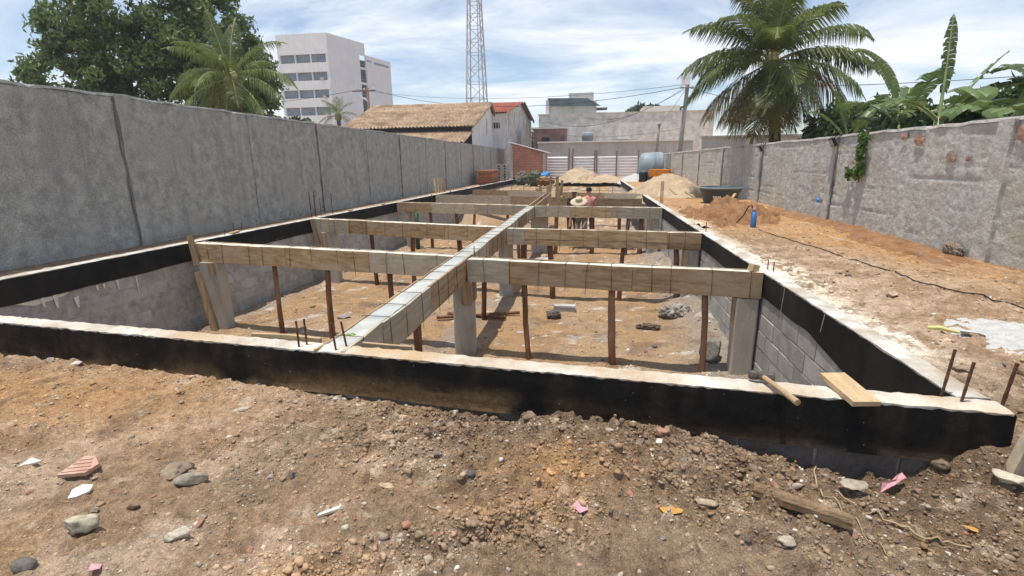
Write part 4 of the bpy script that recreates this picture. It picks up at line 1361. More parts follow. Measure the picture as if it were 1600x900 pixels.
# short weathered timber in the right foreground
t = thing('timber_offcut', (0.98, 2.17, ground_z(0.98, 2.17)), 'split weathered brown timber lying in the right foreground', 'timber')
a = Vector((0.80, 2.215, ground_z(0.8, 2.215) + 0.06)); b = Vector((1.16, 2.06, ground_z(1.16, 2.06) + 0.055))
vs = []
d = (b - a); k = 10
side = d.normalized().cross(Vector((0, 0, 1)))
for i in range(k + 1):
    f = i / k; c = a + d * f
    wv = 0.034 * (1 - 0.25 * f) + random.uniform(-.004, .004); h = 0.026 + random.uniform(-.003, .003)
    for (u, v) in ((-1, -1), (-1, .6), (-.2, 1.15), (.6, .9), (1, .3), (1, -1)):
        q = c + side * (u * wv + random.uniform(-.002, .002)) + Vector((0, 0, v * h))
        vs.append(q)
fs = [(i * 6 + c, i * 6 + (c + 1) % 6, (i + 1) * 6 + (c + 1) % 6, (i + 1) * 6 + c) for i in range(k) for c in range(6)] + [(5, 4, 3, 2, 1, 0), tuple(k * 6 + c for c in range(6))]
MB().add(vs, fs).build('split_log', 'weathered_timber', t)


def strand(name, label, cat, m, pts, r, lift=0.006, zf=ground_z, n=5, group=None, sub=6):
    P = [Vector((p[0], p[1], 0)) for p in pts]
    out = []
    for i in range(len(P) - 1):
        p0 = P[max(i - 1, 0)]; p1 = P[i]; p2 = P[i + 1]; p3 = P[min(i + 2, len(P) - 1)]
        for k in range(sub):
            f = k / sub
            q = 0.5 * ((2 * p1) + (p2 - p0) * f + (2 * p0 - 5 * p1 + 4 * p2 - p3) * f * f + (3 * p1 - p0 - 3 * p2 + p3) * f ** 3)
            out.append(q)
    out.append(P[-1])
    X = np.array([q.x for q in out]); Y = np.array([q.y for q in out])
    Z = zf(X, Y) if zf is not ground_z else gz(X, Y)
    Z = Z + lift
    o = MB().tube([(X[i], Y[i], Z[i]) for i in range(len(X))], r, n).build(name, m, None, True)
    return tag(o, label, cat, group)


strand('dry_root', 'long pale root trailing over the soil at lower right', 'root', 'root', [(1.20, 2.31), (1.32, 2.22), (1.42, 2.12), (1.52, 2.06), (1.62, 2.05)], 0.0045, 0.022)
strand('dry_root', 'thin curved root beside the weathered timber', 'root', 'root', [(1.20, 2.50), (1.13, 2.38), (1.12, 2.22), (1.16, 2.10)], 0.0035, 0.022)
strand('dry_root', 'fine pale rootlet near the bottom edge at right', 'root', 'root', [(1.22, 2.15), (1.24, 2.02), (1.26, 1.92)], 0.0025, 0.010)
strand('dry_root', 'short fine twig in the middle foreground', 'root', 'root', [(-0.75, 2.02), (-0.68, 1.98), (-0.64, 1.97)], 0.003, 0.010)
strand('power_cable', 'thin dark cable snaking over the earth beside the right wall', 'cable', 'black_plastic', [(3.20, 10.2), (3.33, 9.0), (3.50, 8.2), (3.55, 7.4), (3.62, 6.7), (3.62, 6.0), (3.75, 5.4), (3.95, 4.9), (4.3, 4.3)], 0.007, 0.010)

# wooden stake at the right edge
t = thing('wooden_stake', (2.08, 2.47, ground_z(2.08, 2.47)), 'rough square wooden stake driven in at the right edge of the picture', 'stake')
MB().bar((2.00, 2.46, -0.45), (2.16, 2.50, 0.16), 0.045, 0.06).build('post', 'grey_board_z', t)

# hammer ---------------------------------------------------------------
ht = thing('sledgehammer', (1.0, 2.83, 0), 'short-handled sledgehammer lying across the front beam', 'hammer')
hc = Vector((1.0, 2.86, 0.036)); ax = Vector((0.985, -0.17, 0)).normalized(); ay = Vector((0.17, 0.985, 0))
prof = [(0, -.068), (.022, -.068), (.029, -.06), (.029, -.028), (.024, -.02), (.024, .02), (.029, .028), (.029, .06), (.022, .068), (0, .068)]
Rm = Matrix((Vector((0, 0, 1)), ay, ax)).transposed()
MB().lathe(prof, hc, 8, Rm).build('head', 'steel_head', ht)
he = hc + Vector((0.085, -0.30, -0.012))
MB().tube([hc + Vector((-0.008, 0.035, 0)), hc + Vector((0.01, -0.03, 0)), hc + Vector((0.05, -0.17, -0.006)), he], [0.013, 0.014, 0.0155, 0.018], 10).build('handle', 'pale_board_y', ht)

bt = thing('timber_board', (1.40, 2.80, 0), 'short pale sawn board lying across the front beam near its right end', 'board')
Rb = Matrix.Rotation(0.14, 3, 'Z') @ Matrix.Rotation(0.09, 3, 'X')
MB().box((1.425, 2.775, 0.022), (0.14, 0.31, 0.026), Rb, 0.003).build('plank', 'pale_board_y', bt)

# small pieces left on the beams
t = thing('wood_block', (1.87, 5.95, 0), 'small pale wood offcut standing on the nearest right cross beam', 'wood block')
MB().box((1.87, 5.98, 0.04), (0.10, 0.07, 0.075), Matrix.Rotation(0.5, 3, 'Z') @ Matrix.Rotation(0.3, 3, 'Y'), 0.004).build('offcut', 'pale_board_x', t)
t = thing('wooden_stake', (-6.52, 7.3, -1.3), 'upright brown board fixed at the left end of the nearest left cross beam', 'stake')
MB().bar((-6.50, 7.30, -0.36), (-6.56, 7.32, 0.14), 0.10, 0.03, (0, 1, 0)).build('post', 'brown_board_z', t)
t = thing('wooden_stake', (-6.35, 7.15, -1.3), 'leaning dark timber strut below the upright board on the left', 'stake')
MB().bar((-6.28, 7.20, -1.52), (-6.46, 7.24, -0.46), 0.09, 0.05, (0, 1, 0)).build('post', 'brown_board_z', t)
t = thing('wooden_stake', (-6.5, 11.05, -1.3), 'upright brown board at the left end of the second left cross beam', 'stake')
MB().bar((-6.42, 11.0, -0.62), (-6.52, 11.0, -0.02), 0.10, 0.03, (0, 1, 0)).build('post', 'brown_board_z', t)
for (x0, x1, lb) in ((-2.55, -1.95, 'thin pale board on edge behind the front beam, left of the central beam'), (-1.6, -1.22, 'thin pale board on edge behind the front beam, right of the central beam')):
    t = thing('timber_board', ((x0 + x1) / 2, yface((x0 + x1) / 2) + 0.21, -0.25), lb, 'board')
    plank(t, (x0, yface(x0) + 0.195), (x1, yface(x1) + 0.195), 0.024, -0.26, 0.004, (0.095, 1, 0), 'pale_board_x', 0)
for (y, lb) in ((8.6, 'pale wood chip lying on the left beam past the nearest left cross beam'), (13.1, 'pale wood chip on the left beam behind the second left cross beam'), (15.2, 'pale wood offcut on the left beam before the third cross beam')):
    t = thing('wood_offcut', (xL(y) - 0.07, y, 0), lb, 'wood offcut')
    MB().box((xL(y) - 0.07, y, 0.018), (0.07, 0.3, 0.03), Matrix.Rotation(0.2, 3, 'Z'), 0.004).build('offcut', 'pale_board_y', t)


# reinforcing bars ------------------------------------------------------
def rebar(label, x, y, z0, h, r=0.007, lean=(0, 0), group='starter bars'):
    k = 7
    pts = [(x + lean[0] * i / k, y + lean[1] * i / k, z0 + h * i / k) for i in range(k + 1)]
    o = MB().tube(pts, [r * (1.12 if i % 2 else 0.95) for i in range(k + 1)], 6).build('steel_bar', 'rebar', None, origin=(x, y, z0))
    return tag(o, label, 'rebar', group)


rebar('left bar of the left pair of rusty starter bars on the front beam', -2.02, 3.06, -0.05, 0.24)
rebar('right bar of the left pair of rusty starter bars on the front beam', -1.99, 3.11, -0.05, 0.24)
rebar('left bar of the right pair of rusty starter bars on the front beam', -1.72, 3.03, -0.05, 0.24, lean=(-.02, 0))
rebar('right bar of the right pair of rusty starter bars on the front beam', -1.68, 3.11, -0.05, 0.23, lean=(-.03, 0))
rebar('left rusty bar of the pair on the front beam near the right corner', 1.925, 2.84, -0.05, 0.30, 0.008, (0.02, 0))
rebar('right rusty bar of the pair on the front beam near the right corner', 1.955, 2.74, -0.05, 0.27, 0.008, (0.02, 0))
rebar('single rusty bar standing in the soil just outside the right corner', 2.235, 2.86, -0.15, 0.33, 0.010, (0.03, 0))
rebar('thin bar standing on the central beam at the nearest crossing', -1.60, 6.75, -0.05, 0.17, 0.007)
rebar('left of two short bars on the right beam by the nearest cross beam', 2.06, 6.1, -0.05, 0.16, 0.006)
rebar('right of two short bars on the right beam by the nearest cross beam', 2.09, 6.0, -0.05, 0.16, 0.006)
rebar('short bar on the right beam by the second cross beam', 2.06, 9.4, -0.05, 0.22, 0.007)
for i in range(3):
    rebar('tall thin bar of the group of three beside the pale sand pile', 2.05 + 0.06 * i, 15.6 + 0.2 * i, -0.1, 0.75, 0.009, group='bars by the sand pile')
for i, (dx, h) in enumerate(((0, .16), (.05, .24), (.1, .2))):
    rebar('dark bar of the small group on the left beam behind the upright board', xL(8.3) - 0.05 - dx, 8.3 + 0.3 * i, -0.05, h, 0.007, (0.03, 0), group='bars on the left beam')
for i in range(6):
    rebar('thin bar of the row standing behind the left beam against the grey wall', -7.4 + random.uniform(-.15, .15), 12.4 + i * 0.22, -0.15, random.uniform(.35, .8), 0.008, group='bars behind the left beam')
for i, y in enumerate((19.5, 22.0, 24.6, 27.5, 31)):
    rebar('pale peg standing against the far inside of the left beam', xL(y) + 0.03, y, -0.32, 0.36, 0.022, group='pegs on the far left beam')
# reinforcement cages at the far end
for i in range(10):
    rebar('rusty bar of the reinforcement grid at the far end of the pit', -5.0 + i * 0.68, 27.5, -1.2, 1.25, 0.012, group='far reinforcement grid')
t = thing('steel_mesh', (-2, 27.5, -0.4), 'horizontal rusty bars tied across the far end of the pit', 'rebar')
for z in (-0.55, -0.25, -0.05):
    MB().tube([(-5.1, 27.48, z), (-1.8, 27.47, z + 0.01), (1.7, 27.48, z)], 0.011, 5).build('bar', 'rebar', t)

# loose things on the pit floor
t = thing('loose_block', (-0.45, 8.7, pit_z(-0.45, 8.7)), 'loose hollow grey block lying on the pit floor behind the nearest right cross beam', 'block')
z = pit_z(-0.42, 8.7) + 0.09
MB().box((-0.42, 8.7, z), (0.39, 0.15, 0.025), None, 0.003).box((-0.42, 8.7, z - 0.15), (0.39, 0.15, 0.025)).box((-0.60, 8.7, z - .075), (0.03, 0.145, 0.13)).box((-0.42, 8.7, z - .075), (0.03, 0.145, 0.13)).box(
    (-0.24, 8.7, z - .075), (0.03, 0.145, 0.13)).box((-0.42, 8.635, z - .075), (0.385, 0.02, 0.128)).build('block_body', 'block', t)
def floor_board(name, label, a, b, wd, th, m, cat='board', lift=0.03):
    za = pit_z(*a) + lift; zb = pit_z(*b) + lift
    t = thing(name, ((a[0] + b[0]) / 2, (a[1] + b[1]) / 2, min(za, zb)), label, cat)
    MB().bar((a[0], a[1], za), (b[0], b[1], zb), wd, th).build('plank', m, t)


floor_board('scrap_board', 'orange-brown board leaning in the scrap heap on the left pit floor', (-3.75, 12.0), (-3.35, 11.3), 0.16, 0.03, 'pale_board_y', lift=0.16)
floor_board('scrap_board', 'short white board in the scrap heap on the left pit floor', (-3.3, 11.6), (-3.05, 11.3), 0.14, 0.05, 'pale_board_x', lift=0.12)
floor_board('scrap_board', 'pale plank lying on the floor beyond the third left cross beam', (-3.5, 17.6), (-2.4, 17.5), 0.2, 0.04, 'pale_board_x', lift=0.12)
floor_board('scrap_board', 'small pale stick on the pit floor behind the second right cross beam', (-0.1, 11.3), (0.3, 11.6), 0.06, 0.03, 'pale_board_x')
for i, (a, b) in enumerate((((-0.3, 15.9), (1.3, 15.3)), ((-0.2, 15.7), (1.35, 15.15)), ((-0.5, 15.4), (1.1, 15.5)), ((-0.7, 15.6), (0.9, 15.9)))):
    za = pit_z(*a) + 0.1 + i * 0.04; zb = pit_z(*b) + 0.07 + i * 0.03
    o = MB().tube([(a[0], a[1], za), ((a[0] + b[0]) / 2, (a[1] + b[1]) / 2, (za + zb) / 2 + 0.02), (b[0], b[1], zb)], 0.05, 8).build('timber_pole', 'prop_bark', None, True)
    tag(o, 'loose round pole in the pile on the floor beyond the third right cross beam', 'pole', 'loose poles on the pit floor')
for i, (a, b) in enumerate((((-2.6, 8.0), (-1.2, 8.4)), ((-2.5, 8.35), (-1.4, 8.1)))):
    za = pit_z(*a) + 0.05; zb = pit_z(*b) + 0.05
    o = MB().tube([(a[0], a[1], za), (b[0], b[1], zb)], 0.03, 7).build('timber_pole', 'prop_bark', None, True)
    tag(o, ('thin reddish pole on the floor under the central beam', 'short reddish pole crossing the other under the central beam')[i], 'pole')
t = thing('bucket', (-1.05, 11.4, pit_z(-1.05, 11.4)), 'pale grey bucket standing in the pit behind the second right cross beam', 'bucket')
zb = pit_z(-1.05, 11.4)
MB().lathe([(0, 0), (.17, 0), (.2, .42), (.215, .42), (.215, .45), (.19, .45), (.165, .03), (0, .03)], (-1.05, 11.4, zb), 20).build('body', 'cement_grey', t, True)
MB().tube([(-1.25, 11.4, zb + .42), (-1.2, 11.35, zb + .56), (-1.05, 11.33, zb + .62), (-.9, 11.35, zb + .56), (-.85, 11.4, zb + .42)], 0.007, 5).build('handle', 'wire', t)
o = MB().tube([(-5.62, 15.7, pit_z(-5.6, 15.7)), (-5.62, 15.7, -0.32)], 0.07, 10).build('plastic_pipe', 'green_plastic', None, True)
tag(o, 'dark green upright pipe under the third left cross beam', 'pipe')
rock('leaf_heap', 'small heap of green cuttings on the floor by the right pit wall', 'cuttings', 1.25, 10.6, (0.16, 0.14, 0.1), (0.12, 0.2, 0.06), 55, zf=pit_z, rough=0.6, cuts=1)
rock('weed_tuft', 'tiny green sprig on the front beam behind the starter bars', 'weed', -1.78, 3.35, (0.045, 0.03, 0.02), (0.20, 0.30, 0.10), 56, zf=lambda x, y: 0.10 if False else -0.02, rough=0.7, cuts=1)

# ------------------------------------------------------------------ heaps and site things beyond
def heap(name, label, cat, cx, cy, rx, ry, h, m, seed, z0=-0.15, lump=0.12, pw=1.3, n=90):
    u = np.linspace(-1, 1, n)
    X, Y = np.meshgrid(u, u)
    x = X.ravel(); y = Y.ravel()
    r = np.hypot(x, y) * (1 + 0.25 * (fbm(x + 5, y + 5, 1.5, seed, 3) - 0.5))
    z = h * np.maximum(1 - r ** pw, -0.1) + h * lump * (fbm(x + 3, y + 7, 4, seed + 3, 5, 0.65) - 0.5) * 2
    V = np.stack([cx + x * rx, cy + y * ry, z0 + z], 1)
    I = np.arange(n * n).reshape(n, n)
    F = np.stack([I[:-1, :-1].ravel(), I[:-1, 1:].ravel(), I[1:, 1:].ravel(), I[1:, :-1].ravel()], 1)
    o = link_mesh(name, np_mesh(name, V, F, m, smooth=True))
    return tag(o, label, cat)


heap('soil_pile', 'lumpy heap of orange soil beside the right beam in front of the sand', 'soil pile', 3.2, 12.7, 1.15, 2.3, 0.42, 'orange_soil', 301, lump=0.8)
heap('soil_pile', 'low bank of orange soil along the foot of the right wall', 'soil pile', 4.85, 11.8, 0.55, 5.5, 0.10, 'orange_soil', 303, lump=0.6, z0=-0.10)
heap('sand_pile', 'rounded pale sand pile beside the right beam, left of the dark tub', 'sand pile', 3.1, 21.5, 1.6, 3.0, 0.88, 'sand', 305, lump=0.14, pw=1.7)
heap('sand_pile', 'far yellow sand heap in front of the corrugated fence', 'sand pile', -0.85, 38.5, 1.9, 2.5, 0.95, 'sand', 307, lump=0.25)
heap('sand_pile', 'low spread of sand right of the far yellow heap', 'sand pile', 1.0, 37.0, 1.6, 2.2, 0.5, 'sand', 309, lump=0.2)
heap('gravel_pile', 'grey gravel heap between the right beam end and the big tank', 'gravel pile', 2.9, 35.5, 1.2, 2.0, 0.55, 'cement_grey', 311, lump=0.15)
heap('cement_pile', 'flat pile of pale grey cement mix at the right edge', 'cement pile', 3.30, 4.15, 0.52, 0.62, 0.09, 'cement_grey', 313, lump=0.4, z0=-0.125)
t = thing('trowel', (2.78, 4.2, ground_z(2.78, 4.2)), 'yellow-green handled tool sticking out of the cement pile', 'tool')
MB().tube([(2.68, 4.25, ground_z(2.68, 4.25) + 0.03), (2.75, 4.22, ground_z(2.75, 4.22) + 0.035), (2.86, 4.17, ground_z(2.86, 4.17) + 0.03)], [0.014, 0.018, 0.010], 8).build('handle', mat('tool_yellow', (0.5, 0.48, 0.14), (0.6, 0.58, 0.25), scale=5), t)
MB().box((2.93, 4.14, ground_z(2.93, 4.14) + 0.02), (0.14, 0.07, 0.006), Matrix.Rotation(-0.4, 3, 'Z')).build('blade', 'steel_head', t)

t = thing('plastic_tub', (3.95, 16.5, -0.12), 'big dark round plastic water tub by the right wall', 'tub')
MB().lathe([(0, -.14), (.44, -.14), (.46, -.10), (.57, .26), (.60, .27), (.60, .33), (.63, .34), (.63, .40), (.60, .405), (.57, .39), (.555, .30), (.44, -.08), (0, -.08)], (3.95, 16.5, 0.04), 36).build('body', 'tub_plastic', t, True)
MB().lathe([(.605, .345), (.637, .345), (.637, .395), (.605, .395)], (3.95, 16.5, 0.044), 36).build('rim', 'tank_blue', t, True)
lb = MB()
for i in range(5):
    a = math.radians(238 + i * 5)
    lb.bar((3.95 + .556 * math.cos(a), 16.5 + .556 * math.sin(a), .12), (3.95 + .575 * math.cos(a), 16.5 + .575 * math.sin(a), .19), .03, .004, (math.cos(a), math.sin(a), 0))
lb.build('worn_print', 'zinc', t)

t = thing('water_tank', (4.0, 35.5, -0.1), 'large grey-blue round tank lying on its side at the far end of the right wall', 'water tank')
Rx90 = Matrix.Rotation(math.radians(90), 3, 'Y') @ Matrix.Rotation(0.0, 3, 'Z')
MB().lathe([(0, -.82), (.62, -.80), (.82, -.70), (.90, -.5), (.92, .0), (.95, .02), (.95, .07), (.92, .09), (.93, .62), (.90, .70), (0, .72)], (3.95, 35.6, 0.86), 32, Rx90).build('body', 'tank_blue', t, True)
for s in (0.3, 0.55):
    MB().lathe([(.925, s - .03), (.95, s), (.925, s + .03)], (3.95, 35.6, 0.86), 32, Rx90).build('rib', 'tank_blue', t, True)
t = thing('plastic_trough', (4.2, 33.0, -0.1), 'orange plastic trough in front of the big tank', 'trough')
for (dz, sx, m) in ((0.0, 0.68, 'orange_plastic'), (0.14, 0.64, 'orange_plastic')):
    vs = []
    n = 20
    for (r, z) in ((0.8, 0.0), (0.97, 0.10), (1.0, 0.30), (1.03, 0.32), (0.95, 0.33), (0.85, 0.12), (0.7, 0.08)):
        for k in range(n):
            a = 2 * math.pi * k / n
            ca, sa = math.cos(a), math.sin(a)
            vs.append((4.2 + sx * r * math.copysign(abs(ca) ** 0.6, ca), 33.0 + 0.42 * r * math.copysign(abs(sa) ** 0.6, sa), 0.24 + z + dz))
    fs = [(i * n + k, i * n + (k + 1) % n, (i + 1) * n + (k + 1) % n, (i + 1) * n + k) for i in range(6) for k in range(n)] + [tuple(range(n))[::-1], tuple(6 * n + k for k in range(n))]
    MB().add(vs, fs).build('shell', m, t, True)
MB().box((4.2, 33.0, 0.04), (1.1, 0.7, 0.38), None, 0.01).build('stand', 'dark_void', t)
t = thing('barrel', (3.2, 33.5, -0.12), 'dark barrel standing left of the orange trough', 'barrel')
MB().lathe([(0, 0), (.26, 0), (.29, .12), (.27, .3), (.29, .45), (.27, .62), (.25, .70), (0, .70)], (3.25, 33.4, -0.12), 20).build('body', 'black_plastic', t, True)
MB().lathe([(0, .70), (.24, .70), (.24, .73), (0, .74)], (3.25, 33.4, -0.12), 20).build('lid', 'tank_blue', t, True)

t = thing('blue_pipe', (3.22, 10.6, -0.1), 'upright blue plastic pipe with a curled hose beside the orange soil', 'pipe')
MB().tube([(3.22, 10.6, -0.25), (3.21, 10.6, 0.24)], 0.055, 14).build('pipe', 'blue_plastic', t, True)
MB().tube([(3.21, 10.6, 0.23), (3.20, 10.6, 0.32)], 0.038, 10).build('cap', mat('faded_red', (0.42, 0.2, 0.2), (0.5, 0.28, 0.28), scale=8), t, True)
MB().tube([(3.19, 10.6, 0.28), (3.14, 10.58, 0.38), (3.09, 10.6, 0.34), (3.04, 10.68, 0.16), (2.95, 10.8, 0.0)], 0.012, 6).build('hose', 'black_plastic', t, True)
for i, (x, y, rz) in enumerate(((3.3, 12.9, 0.5), (3.75, 14.3, -0.6), (2.7, 14.6, 0.9), (2.35, 15.3, 0.5))):
    t = thing('wood_offcut', (x, y, 0.1), ('pale splinter of board lying on the orange soil heap', 'pale board end sticking out of the orange soil by the tub', 'thin pale lath on the left of the orange soil heap',
              'pale lath leaning over the right beam before the sand pile')[i], 'wood offcut')
    MB().box((x, y, 0.22 + 0.05 * i % 2), (0.07, 0.34, 0.03), Matrix.Rotation(rz, 3, 'Z') @ Matrix.Rotation(0.5, 3, 'X'), 0.004).build('offcut', 'pale_board_y', t)


# floodlights and vine on the right wall
def floodlight(label, y, z, sc_=1.0):
    x = float(rwx(y))
    t = thing('floodlight', (x - 0.1, y, z), label, 'floodlight')
    R = Matrix.Rotation(-0.5, 3, 'Y')
    MB().box((x - 0.13, y, z), (0.06 * sc_, 0.20 * sc_, 0.17 * sc_), R, 0.002).build('housing', 'black_plastic', t)
    q = R @ Vector((-0.034 * sc_, 0, 0))
    MB().box((x - 0.13 + q.x, y, z + q.z), (0.008, 0.16 * sc_, 0.13 * sc_), R).build('glass', 'lamp_glass', t)
    MB().tube([(x - 0.0, y - .1, z + .16), (x - 0.13, y - 0.115 * sc_, z + 0.02), (x - 0.135, y - 0.115 * sc_, z - 0.02)], 0.012, 5).tube([(x, y + .1, z + .16), (x - 0.13, y + 0.115 * sc_, z + 0.02), (x - 0.135, y + 0.115 * sc_, z - 0.02)], 0.012, 5).build('bracket', 'black_plastic', t)
    MB().tube([(x - 0.03, y, z + 0.15), (x - 0.06, y + 0.25, z + 0.05), (x - 0.05, y + 0.1, z + 0.25), (x + 0.05, y, z + 0.35)], 0.008, 5).build('lead', 'black_plastic', t)


floodlight('black floodlight on the right wall just beside the hanging vine', 11.75, 1.58)
floodlight('small black floodlight on the right wall farther along, under the palm', 16.4, 1.55)


def leafcards(P, S, r, up=0.3, asp=2.2):
    """leaf-sized diamond faces with random orientation"""
    n = len(P)
    d = r.normal(size=(n, 3)); d[:, 2] -= up; d /= np.linalg.norm(d, axis=1)[:, None]
    e = r.normal(size=(n, 3)); e -= d * (e * d).sum(1)[:, None]; e /= np.linalg.norm(e, axis=1)[:, None]
    nn = np.cross(d, e)
    L_ = (S * asp / 2)[:, None]; W_ = (S / 2)[:, None]
    a = P - d * L_; b = P + e * W_ + nn * W_ * 0.3; c = P + d * L_; dd = P - e * W_ + nn * W_ * 0.3
    V = np.stack([a, b, c, dd], 1).reshape(-1, 3)
    F = np.arange(4 * n).reshape(n, 4)
    return V, F


rv = np.random.default_rng(77)
vt = thing('climbing_vine', (5.0, 10.7, 1.2), 'bright green vine hanging down the right wall', 'vine')
P = []
for i in range(170):
    f = rv.random() ** 0.8
    y = 10.62 + rv.normal() * 0.07 * (1 - 0.4 * f); z = 1.72 - 0.85 * f
    P.append((float(rwx(y)) - 0.06 - 0.07 * rv.random(), y, z))
for i in range(40):
    y = 11.02 + rv.normal() * 0.06; z = 0.95 + rv.normal() * 0.06
    P.append((float(rwx(y)) - 0.06 - 0.05 * rv.random(), y, z))
V, F = leafcards(np.array(P), rv.uniform(0.05, 0.10, len(P)), rv, 0.8, 1.5)
o = link_mesh('foliage', np_mesh('foliage', V, F, 'vine_leaf'), vt); o.location = -ORG[vt.name]
MB().tube([(5.07, 10.62, 1.75), (5.03, 10.63, 1.3), (5.02, 10.6, 0.8)], 0.012, 5).tube([(5.03, 10.66, 1.2), (5.02, 10.95, 1.0)], 0.01, 5).build('stem', 'trunk', vt)
for (y, lb) in ((12.25, 'small blue plastic clip on the right wall'),):
    o = MB().box((float(rwx(y)) - 0.07, y, 0.35), (0.03, 0.10, 0.07), Matrix.Rotation(0.4, 3, 'X'), 0.01).build('plastic_clip', 'blue_tarp', None, origin=(5.0, y, 0.35))
    tag(o, lb, 'clip')

# ------------------------------------------------------------------ far end of the plot
# corrugated fence
PAN = [(-3.75, -2.05, 1.66), (-1.62, 0.18, 1.63), (0.34, 2.0, 1.62), (2.06, 3.85, 1.60)]
cf = thing('corrugated_fence', (0, 44, -0.12), 'whitish corrugated sheet fence on rusty posts closing the far end of the plot', 'fence')
for i, (x0, x1, zt) in enumerate(PAN):
    n = 120
    vs = []
    for k in range(n + 1):
        z = -0.12 + (zt + 0.12) * k / n
        y = 44.0 + 0.045 * math.sin(z * 2 * math.pi / 0.23)
        vs += [(x0, y, z), (x1, y, z + 0.004 * (i - 1)), (x0, y + 0.006, z), (x1, y + 0.006, z)]
    fs = [(4 * k, 4 * k + 1, 4 * k + 5, 4 * k + 4) for k in range(n)] + [(4 * k + 2, 4 * k + 6, 4 * k + 7, 4 * k + 3) for k in range(n)]
    MB().add(vs, fs).build('panel', 'zinc', cf, True)
for i, (x, zt) in enumerate(((-1.93, 2.32), (-1.60, 2.32), (0.22, 2.15), (0.38, 2.15), (2.03, 2.08), (3.80, 2.10))):
    MB().tube([(x, 43.9, -0.3), (x + random.uniform(-.02, .02), 43.9, 0.9), (x, 43.9, zt)], 0.05, 7).build('post', 'rust_post', cf)


def brickmat(name, c1, c2, mortar, sx=0.3, sz=0.2):
    m = bpy.data.materials.new(name)
    m.use_nodes = True
    t = m.node_tree
    b = t.nodes['Principled BSDF']
    b.inputs['Roughness'].default_value = 0.9
    g = t.nodes.new('ShaderNodeNewGeometry')
    s = t.nodes.new('ShaderNodeSeparateXYZ'); t.links.new(g.outputs['Position'], s.inputs[0])
    ad = t.nodes.new('ShaderNodeMath'); ad.operation = 'ADD'
    t.links.new(s.outputs[0], ad.inputs[0]); t.links.new(s.outputs[1], ad.inputs[1])
    c = t.nodes.new('ShaderNodeCombineXYZ')
    t.links.new(ad.outputs[0], c.inputs[0]); t.links.new(s.outputs[2], c.inputs[1])
    br = t.nodes.new('ShaderNodeTexBrick')
    br.inputs['Scale'].default_value = 1.0
    br.inputs['Brick Width'].default_value = sx; br.inputs['Row Height'].default_value = sz
    br.inputs['Mortar Size'].default_value = 0.018
    br.inputs['Color1'].default_value = (*c1, 1); br.inputs['Color2'].default_value = (*c2, 1); br.inputs['Mortar'].default_value = (*mortar, 1)
    t.links.new(c.outputs[0], br.inputs['Vector'])
    n = t.nodes.new('ShaderNodeTexNoise'); n.inputs['Scale'].default_value = 1.5; n.inputs['Detail'].default_value = 8
    t.links.new(g.outputs['Position'], n.inputs['Vector'])
    h = t.nodes.new('ShaderNodeHueSaturation')
    mr = t.nodes.new('ShaderNodeMapRange'); mr.inputs[1].default_value = .3; mr.inputs[2].default_value = .7; mr.inputs[3].default_value = .7; mr.inputs[4].default_value = 1.25
    t.links.new(n.outputs['Fac'], mr.inputs[0]); t.links.new(mr.outputs[0], h.inputs['Value'])
    t.links.new(br.outputs['Color'], h.inputs['Color']); t.links.new(h.outputs['Color'], b.inputs['Base Color'])
    bp = t.nodes.new('ShaderNodeBump'); bp.inputs['Strength'].default_value = 0.5; bp.inputs['Distance'].default_value = 0.01
    t.links.new(br.outputs['Fac'], bp.inputs['Height']); bp.invert = True
    t.links.new(bp.outputs[0], b.inputs['Normal'])
    MATS[name] = m


brickmat('hollow_brick', (0.42, 0.16, 0.10), (0.50, 0.20, 0.125), (0.45, 0.30, 0.23))
brickmat('hollow_brick_dull', (0.27, 0.13, 0.09), (0.33, 0.17, 0.12), (0.30, 0.25, 0.2))
brickmat('grey_blockwork', (0.52, 0.51, 0.48), (0.58, 0.57, 0.54), (0.46, 0.45, 0.43), 0.4, 0.2)
brickmat('beige_blockwork', (0.70, 0.68, 0.62), (0.76, 0.74, 0.68), (0.64, 0.62, 0.56), 0.4, 0.25)

sh = thing('brick_shed', (-5.1, 41.5, -0.2), 'small red hollow-brick shed with a sloping pale roof at the end of the left wall', 'shed')
MB().add([(-6.45, 41, -.3), (-3.75, 41, -.3), (-3.75, 41, 1.95), (-6.45, 41, 2.72), (-6.45, 43.6, -.3), (-3.75, 43.6, -.3), (-3.75, 43.6, 1.95), (-6.45, 43.6, 2.72)],
         [(0, 1, 2, 3), (5, 4, 7, 6), (1, 5, 6, 2), (4, 0, 3, 7)]).build('wall', 'hollow_brick', sh)
mb = MB()
mb.add([(-6.7, 40.8, 2.80), (-3.45, 40.8, 1.92), (-3.45, 43.8, 1.92), (-6.7, 43.8, 2.80), (-6.7, 40.8, 2.86), (-3.45, 40.8, 1.98), (-3.45, 43.8, 1.98), (-6.7, 43.8, 2.86)],
       [(3, 2, 1, 0), (4, 5, 6, 7), (0, 1, 5, 4), (1, 2, 6, 5), (2, 3, 7, 6), (3, 0, 4, 7)])
mb.build('roof', 'white_render', sh)
MB().box((-3.78, 40.985, 0.8), (0.20, 0.06, 2.2)).build('corner_post', 'grey_render', sh)
MB().box((-6.40, 40.985, 1.1), (0.18, 0.06, 2.9)).build('corner_post', 'grey_render', sh)

